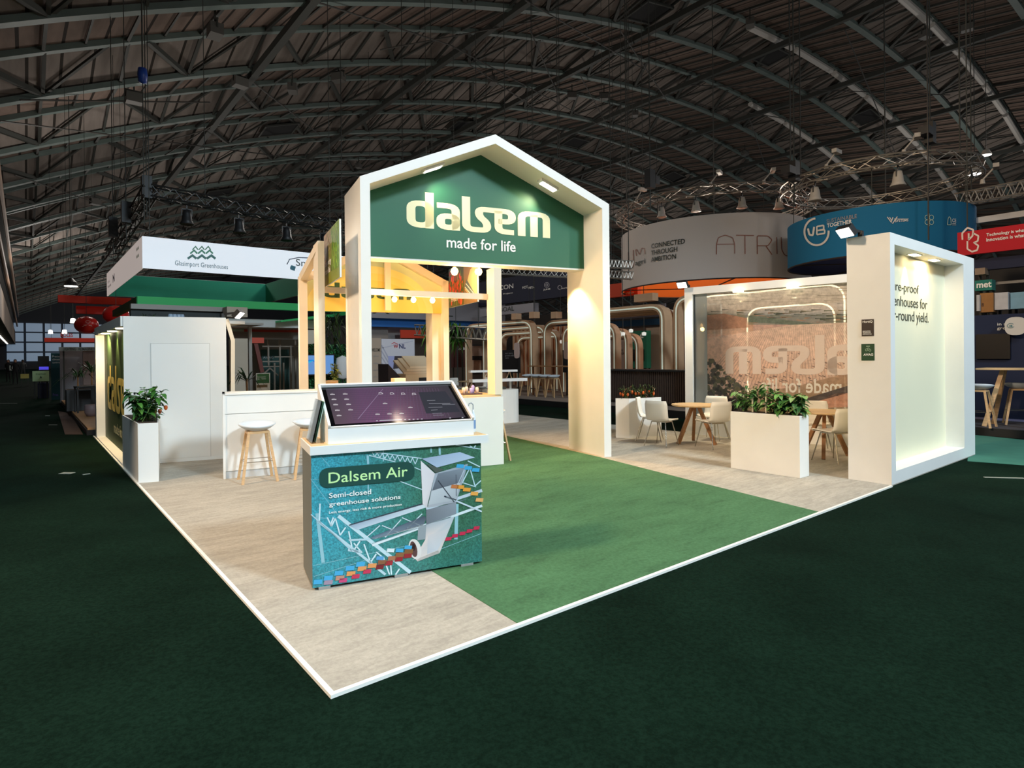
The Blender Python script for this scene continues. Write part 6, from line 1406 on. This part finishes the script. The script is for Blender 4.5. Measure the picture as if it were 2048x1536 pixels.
for u, v0, v1 in ((537, 665, 730), (560, 665, 790), (567, 725, 790), (591, 665, 790), (549, 725, 795), (582, 690, 790)): mb.bar((SX(u), 0, SZ(v1)), (SX(u), 0, SZ(v0)), .05, .05)
for v, u0, u1 in ((673, 537, 600), (692, 525, 600), (722, 525, 560), (732, 520, 560), (713, 549, 591)): mb.bar((SX(u0), 0, SZ(v)), (SX(u1), 0, SZ(v)), .04, .04)
mb.bar((SX(525), 0, SZ(748)), (SX(540), 0, SZ(735)), .04, .04).bar((SX(540), 0, SZ(735)), (SX(556), 0, SZ(750)), .04, .04); mb.make('metal_frame', mat('pale_metal_rack', rgb(150, 138, 124), .5), t)
t = thing('red_conveyor', 'slanted red-brown conveyor arm in front of the scaffold rack', 'conveyor', tuple(ony(524, 745, 16.4))); q = ony(510, 683, 16.4)-ony(524, 745, 16.4); MB().bar((0, 0, 0), (float(q[0]), 0, float(q[2])), .12, .1).make('arm', mat('dark_red_paint', rgb(110, 44, 34), .5), t); B('red_head', mat('red_paint', rgb(206, 70, 44), .5), t, (float(q[0])-.12, float(q[0])+.25, -.1, .1, float(q[2])-.05, float(q[2])+.12))
p = ony(494, 780, 11.6); palm('spiky potted palm behind the bar counter, right of the cabin', (float(p[0]), float(p[1]), .76), 1.25, 5)
t = thing('plant_pot', 'white pot under the spiky palm behind the counter', 'pot', (float(p[0]), float(p[1]), 0)); MB().lathe([(0, 0), (.16, 0), (.2, .78), (0, .78)], n=14).make('pot_body', WHITE, t, True)
t, o, L, H = by('easel_sign', 'green and white easel sign behind the bar counter', 'sign', (513, 746, 540, 800), 12.2, (226, 222, 212), .04); B('green_field', mat('easel_green', rgb(28, 96, 40), .5), t, (.06*L, .93*L, -.006, 0, .62*H, .97*H)); B('brown_stripe', mat('easel_brown', rgb(110, 84, 44), .5), t, (.04*L, .8*L, -.006, 0, .46*H, .56*H))
T('lore sustain\ngrow better', (.1*L, .75*H, .7*L, .88*H), fr_(.01), TXWHITE, o, 0)
# hedge wall with monitor
HEDGE = mat('hedge_backing', rgb(24, 66, 28), .9, var=.4, scale=9, bump=.8)
t, o, L, H = by('hedge_wall', 'green plant hedge wall behind the blue monitor', 'hedge', (610, 688, 690, 775), 15, (30, 80, 40), .1, m=HEDGE)
mb_ = MB(); cols = []; r_ = random.Random(9)
for i in range(420): leafblade(mb_, cols, (r_.uniform(0, L), -.02, r_.uniform(0, H)), (r_.uniform(-1, 1), -.8, r_.uniform(-.8, .6)), .13, .08, .4, r_.choice([(30, 96, 50), (50, 130, 70), (20, 66, 32), (90, 160, 100)]))
leafmesh('ivy_leaves', mb_, cols, t)
t = thing('monitor', 'monitor with blue wave picture in front of the hedge wall', 'monitor', tuple(ony(612, 749, 14.6))); w_ = float(ony(670, 749, 14.6)[0]-ony(612, 749, 14.6)[0]); h_ = float(ony(612, 711, 14.6)[2]-ony(612, 749, 14.6)[2])
B('monitor_body', mat('screen_black', rgb(10, 9, 9), .3), t, (0, w_, 0, .05, -.04, h_+.04)); scr2 = B('display', mat('blue_display', rgb(20, 40, 80), .3, emit=(.20, .45, .95, 1), es=.6), t, (.03, w_-.04, -.005, 0, 0, h_)); 
pr = Print(lambda x, y, l: (x, -.006-l, y))
for k in range(5): pr.stroke([(w_*(.12+.05*k)+w_*.3*math.cos(a_), h_*.3+h_*.45*math.sin(a_)) for a_ in [math.radians(160-i*14-k*6) for i in range(9)]], .03, (40, 110+k*20, 230))
pr.make('wave_lines', SCRM, scr2)
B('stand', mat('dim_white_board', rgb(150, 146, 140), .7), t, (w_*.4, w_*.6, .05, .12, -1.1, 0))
by('white_canopy', 'white canopy end seen between the left house posts', 'canopy', (600, 641, 664, 657), 16.5, (226, 226, 222), .8); by('cream_board', 'cream panel behind the left house posts', 'panel', (612, 660, 634, 690), 16.2, (222, 206, 186), .1)
p = ony(662, 650, 13.5); t = thing('hanging_plant', 'dark hanging plant between house post and arch leg', 'plant', tuple(p)); mb_ = MB(); cols = []
for i in range(110): a_ = r_.uniform(0, 2*PI); leafblade(mb_, cols, (r_.uniform(-.25, .35), r_.uniform(-.2, .2), r_.uniform(-.5, .4)), (math.cos(a_), math.sin(a_), r_.uniform(-.9, .1)), .3, .05, .8, r_.choice([(40, 56, 24), (58, 78, 30), (30, 40, 18)]), .1)
leafmesh('foliage', mb_, cols, t); MB().tube((0, 0, .3), (0, 0, hz_(p[0], p[2])), .01, .01, 4).make('cord', STEELD, t)
t = thing('orange_crate', 'small wooden crate with orange label behind the kiosk', 'crate', tuple(core(1.03, 6.05, 1.14))); B('crate_body', OAK, t, (-.13, .1, -.08, .08, 0, .13)); B('orange_label', mat('orange_label', rgb(226, 150, 40), .5), t, (-.09, .06, -.083, -.08, .02, .1))
bushy('potted_herb', 'small herb plant on the bar counter beside the crate', 'plant', tuple(core(1.10, 6.12, 1.14)), .42, .13, 5, 9, .1, 77, 0, pal=[(90, 110, 50), (70, 90, 40), (120, 130, 60)], low=.3)
p = ony(685, 725, 14.2); t = thing('white_figure', 'white shirt display figure behind the herb plant', 'mannequin', (float(p[0]), 14.2, 0)); MB().lathe([(0, .95), (.17, 1.0), (.16, 1.25), (.22, 1.45), (.19, 1.6), (.05, 1.66), (0, 1.68)], n=14, sy=.6).make('torso', mat('white_shirt', rgb(228, 228, 228), .8), t, True); MB().tube((0, 0, 0), (0, 0, 1), .025, .025, 8).make('pole', BLACK, t)

# ================================================================== LEFT AISLE
RED = mat('red_beam', rgb(196, 44, 18), .6); REDE = mat('red_cloth', rgb(190, 36, 26), .6)
t, o, L, H = by('red_hanging_beam', 'long red hanging beam left of the white square banner', 'beam', (116, 593, 262, 604), 24, (214, 50, 22), .3); B('lower_rail', RED, t, (.6, L, .8, 1.1, -.35, -.05))
t, o, L, H = by('red_hanging_beam', 'second red hanging beam farther down the left aisle', 'beam', (89, 676, 200, 684), 36, (214, 50, 22), .3); T('ROLES', (.28*L, 1.2*H, .5*L, 2.1*H), fr_(0), TXRED, o, .02)
def balloon(lb, u, v, Y, rx):
    t = thing('red_balloon', lb, 'balloon', tuple(ony(u, v, Y))); b2 = MB().lathe([(rx*math.sin(a_), -rx*.82*math.cos(a_)) for a_ in [PI*i/14 for i in range(15)]], n=28).make('balloon_skin', mat('red_balloon_skin', rgb(196, 30, 26), .3), t, True)
    MB().tube((0, 0, rx*.82), (0, 0, hz_(t.location[0], t.location[2])), .01, .01, 4).make('cord', STEELD, t); return t, b2
t, b2 = balloon('round red hanging balloon with small white logo at the left', 173, 650, 24, .40)
pr = Print(lambda x, y, l: (x, -math.sqrt(max(.001, .41**2-x*x-(y/.82)**2))-.005-l, y)); pr.stroke([(.02+.07*math.cos(a_), .1+.05*math.sin(a_)) for a_ in [2*PI*i/12 for i in range(12)]], .012, (236, 200, 190), True); pr.line(-.12, -.03, .14, -.03, .02, (236, 190, 180)); pr.line(-.16, -.08, .16, -.08, .015, (236, 190, 180)); pr.make('balloon_logo', PRINT, b2)
balloon('red balloon half hidden behind the green fascia corner', 232, 630, 22, .42)
p = ony(142, 572, 25); t = thing('hall_lamp', 'bright hanging hall lamp above the red beam at the left', 'lamp', tuple(p)); MB().lathe([(0, 0), (.26, 0), (.2, .15), (.06, .3), (0, .3)], n=16).make('lamp_shade', BLACK, t); MB().lathe([(0, -.02), (.22, -.02), (.22, 0)], n=16).make('lamp_lens', LAMPC, t); MB().tube((0, 0, .3), (0, 0, hz_(float(p[0]), float(p[2]))), .015, .015, 5).make('cord', STEELD, t)
p = ony(138, 650, 30)
for k, (u, v, Y) in enumerate(((146, 642, 34), (129, 664, 40), (101, 664, 44))): p = ony(u, v, Y); t = thing('small_spot', 'small lit spot over the left aisle stands, '+['right', 'middle', 'left'][k]+' one', 'spot lamp', tuple(p)); MB().lathe([(0, -.12), (.13, -.1), (.1, .12), (0, .14)], n=8).make('lamp_head', LAMPC, t); B('hanger', STEELD, t, (-.01, .01, -.01, .01, .14, hz_(float(p[0]), float(p[2]))))
t, o, L, H = by('grey_wall_panel', 'tall grey exhibition wall behind the potted palms at the left', 'panel', (121, 702, 167, 806), 25.0, (150, 146, 150), .2); 
by('grey_wall_panel', 'brown-grey exhibition wall right of the tall grey wall', 'panel', (167, 700, 197, 800), 24.4, (128, 110, 104), .2)
by('sign_header', 'pale header board over the tall grey wall at the left', 'header', (118, 694, 197, 702), 24.3, (150, 156, 150), .2, 'LIGHTING   REIMAGINED', TXDARK, (.1, .15, .9, .8))
t, o, L, H = by('teal_poster', 'tall dark teal poster with white lettering in the left aisle', 'poster', (103, 706, 121, 800), 27.5, (20, 76, 84), .1); T('Precise\nclimate\ncontrol', (.15*L, .78*H, .95*L, .95*H), fr_(.01), TXWHITE, o, 0); T('Priva', (.15*L, .08*H, .7*L, .14*H), fr_(.01), mat('purple_letters', rgb(120, 90, 190), .5), o, 0)
t, o, L, H = by('black_display', 'black display box with blue screen strip in the left aisle', 'display', (76, 712, 98, 742), 30, (10, 10, 12), .3); B('blue_strip', mat('blue_lit_strip', rgb(30, 30, 180), .4, emit=(.1, .08, .8, 1), es=.7), t, (.1*L, .95*L, -.01, 0, .08*H, .28*H)); B('post', BLACK, t, (.1, .2, .05, .15, -1.2, 0), (L-.2, L-.1, .05, .15, -1.2, 0))
t, o, L, H = by('pale_green_sign', 'pale green lit sign board with small tree mark in the left aisle', 'sign', (65, 742, 98, 763), 29, (170, 200, 150), .1, 'Greenhouse', TXGREEN, (.2, .65, .8, .8)); pr = Print(lambda x, y, l: (x, -.01-l, y)); pr.poly([(.42*L, .3*H), (.58*L, .3*H), (.5*L, .55*H)], (30, 60, 30)); pr.make('tree_mark', PRINT, o)
B('post', BLACK, t, (L*.4, L*.44, .02, .08, -float(t.location[2]), 0), (L*.9, L*.94, .02, .08, -float(t.location[2]), 0))
by('brochure_rack', 'dark brochure rack below the pale green sign', 'rack', (76, 766, 98, 802), 29.2, (40, 44, 70), .4)
by('small_yellow_sign', 'small yellow sign far down the left aisle', 'sign', (41, 748, 58, 757), 45, (180, 170, 90), .1); by('small_white_sign', 'small white lit sign under the gallery', 'sign', (19, 731, 33, 741), 52, (220, 226, 220), .1)
# platform with pots
xa = float(gnd(172, 868)[0]); struct(B('floor', mat('wood_platform', rgb(176, 132, 90), .6, var=.08, scale=3), None, (xa+.02, 6, 12.65, 24.2, .10, .14))); struct(B('floor', BLACK, None, (xa, 6, 12.6, 24.2, -.012, .10)))
mt = [tuple(gnd(u, v)[:2]) for u, v in ((116, 822), (130, 868), (166, 868), (141, 826))]
struct(MB().prism(mt, lambda x, y: (x, y, -.012), lambda x, y: (x, y, -.006)).make('floor', mat('reddish_carpet', rgb(84, 62, 52), .95)))
for k, (u, v, zz, s_) in enumerate(((158, 822, .14, 1.0), (186, 815, .14, 1.1))):
    p = gnd(u, v, zz); t = thing('black_planter', ['black square planter on the wooden platform, left one', 'black square planter on the wooden platform, right one'][k], 'planter', (float(p[0]), float(p[1])+.3, zz)); B('planter_body', BLACK, t, (-.3*s_, .3*s_, -.3*s_, .3*s_, 0, .62*s_), bevel=.01); B('soil', SOIL, t, (-.27*s_, .27*s_, -.27*s_, .27*s_, .6*s_, .625*s_))
    palm(['dark palm in the left black planter', 'dark palm in the right black planter'][k], (float(p[0]), float(p[1])+.3, zz+.62*s_), 1.35*s_, 80+k)
p = gnd(184, 832, .14); t = thing('round_pot', 'pink-grey round pot on the wooden platform', 'pot', (float(p[0]), float(p[1]), .14)); MB().lathe([(0, 0), (.12, 0), (.17, .1), (.17, .28), (.15, .3), (0, .28)], n=16).make('pot_body', mat('pink_grey_ceramic', rgb(150, 128, 128), .5), t, True)
t = thing('black_stool', 'black square frame table between the black planters', 'side table', tuple(gnd(174, 824, .14)), .1); mb = MB()
for x, y in ((-.25, -.2), (.25, -.2), (-.25, .2), (.25, .2)): mb.bar((x, y, 0), (x, y, .7), .04, .04)
mb.make('legs_frame', BLACK, t); B('top', BLACK, t, (-.28, .28, -.24, .24, .7, .74))
# people far down the aisle
def person(label, loc, rz, cloth, trouser, grp='people in the left aisle'):
    t = thing('person', label, 'person', loc, rz)
    J = [(0, 0, .98), (0, 0, 1.20), (0, .01, 1.40), (0, 0, 1.50), (0, .01, 1.60), (0, .01, 1.72), (.09, 0, .90), (.11, .02, .50), (.12, -.02, .06), (.12, .10, .03), (-.09, 0, .90), (-.11, .03, .50), (-.12, -.03, .06), (-.12, .09, .03),
         (.19, 0, 1.40), (.24, -.02, 1.12), (.16, .18, 1.00), (.10, .24, 1.03), (-.19, 0, 1.40), (-.25, -.03, 1.12), (-.22, .10, .90), (-.21, .14, .83)]
    E_ = [(0, 1), (1, 2), (2, 3), (3, 4), (4, 5), (0, 6), (6, 7), (7, 8), (8, 9), (0, 10), (10, 11), (11, 12), (12, 13), (2, 14), (14, 15), (15, 16), (16, 17), (2, 18), (18, 19), (19, 20), (20, 21)]
    Rr = [.14, .13, .15, .06, .09, .07, .09, .065, .045, .04, .09, .065, .045, .04, .065, .045, .035, .04, .065, .045, .035, .04]
    me = bpy.data.meshes.new('body'); me.from_pydata(J, E_, []); o = bpy.data.objects.new('body', me); COL.objects.link(o); o.parent = t
    md = o.modifiers.new('skin', 'SKIN'); sv = me.skin_vertices[0].data
    for v_, r in zip(sv, Rr): v_.radius = (r, r*.8)
    sv[0].use_root = True; sd2 = o.modifiers.new('smooth', 'SUBSURF'); sd2.levels = 1; sd2.render_levels = 2; me.materials.append(cloth)
    MB().lathe([(.0, 1.52), (.07, 1.54), (.085, 1.62), (.075, 1.70), (0, 1.74)], (0, .015, 0), 14).make('face_and_head', mat('skin_tone', rgb(176, 128, 104), .6), t, True)
    MB().lathe([(.088, 1.60), (.097, 1.66), (.085, 1.73), (0, 1.77)], (0, -.012, 0), 14).make('hair', mat('dark_hair', rgb(30, 24, 20), .8), t, True)
    MB().lathe([(.16, 1.0), (.15, 1.2), (.17, 1.38), (.09, 1.46), (.07, 1.48)], n=16, sy=.75).make('jacket', cloth, t, True)
DKC = mat('black_cloth', rgb(22, 22, 24), .9); GYC = mat('grey_cloth', rgb(60, 62, 64), .9)
def pg(u, v): p = gnd(u, v); return (float(p[0]), float(p[1]), -.012)
person('person in dark clothes walking towards the viewer in the left aisle', pg(31, 768), PI, DKC, DKC)
person('person in black standing farther left under the gallery', pg(17, 764), 2.6, DKC, DKC)
person('person in grey walking away beyond the small yellow sign', pg(46, 760), 0, GYC, DKC)
# strips on the aisle carpet
for k, (u0, v0, u1, v1) in enumerate(((98, 849, 114, 849), (91, 831, 99, 831), (0, 806, 34, 806), (122, 945, 146, 945), (165, 948, 180, 946), (1968, 953, 2048, 955))):
    a = gnd(u0, v0); b_ = gnd(u1, v1); o = MB().bar((float(a[0]), float(a[1]), -.009), (float(b_[0]), float(b_[1]), -.009), .035 if k != 3 else .1, .006).make('floor_tape', mat('pale_tape', rgb(150, 154, 146), .7)); tag(o, ['pale tape strip on the aisle carpet near the reddish mat', 'short pale tape strip farther up the aisle', 'pale tape line at the left edge of the aisle', 'grey floor cover plate beside the left platform edge', 'small pale tape mark beside the floor cover plate', 'faint tape line on the hall carpet right of the big frame'][k], 'tape')
# stand behind on the far left side beyond the cabin, hall depth blockers
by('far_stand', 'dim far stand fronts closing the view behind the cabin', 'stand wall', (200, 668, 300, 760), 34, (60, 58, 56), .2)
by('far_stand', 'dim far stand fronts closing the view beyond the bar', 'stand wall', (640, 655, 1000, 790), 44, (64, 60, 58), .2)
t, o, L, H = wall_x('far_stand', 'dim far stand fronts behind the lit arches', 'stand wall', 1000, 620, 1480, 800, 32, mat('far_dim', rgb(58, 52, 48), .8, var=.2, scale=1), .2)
flush_texts()
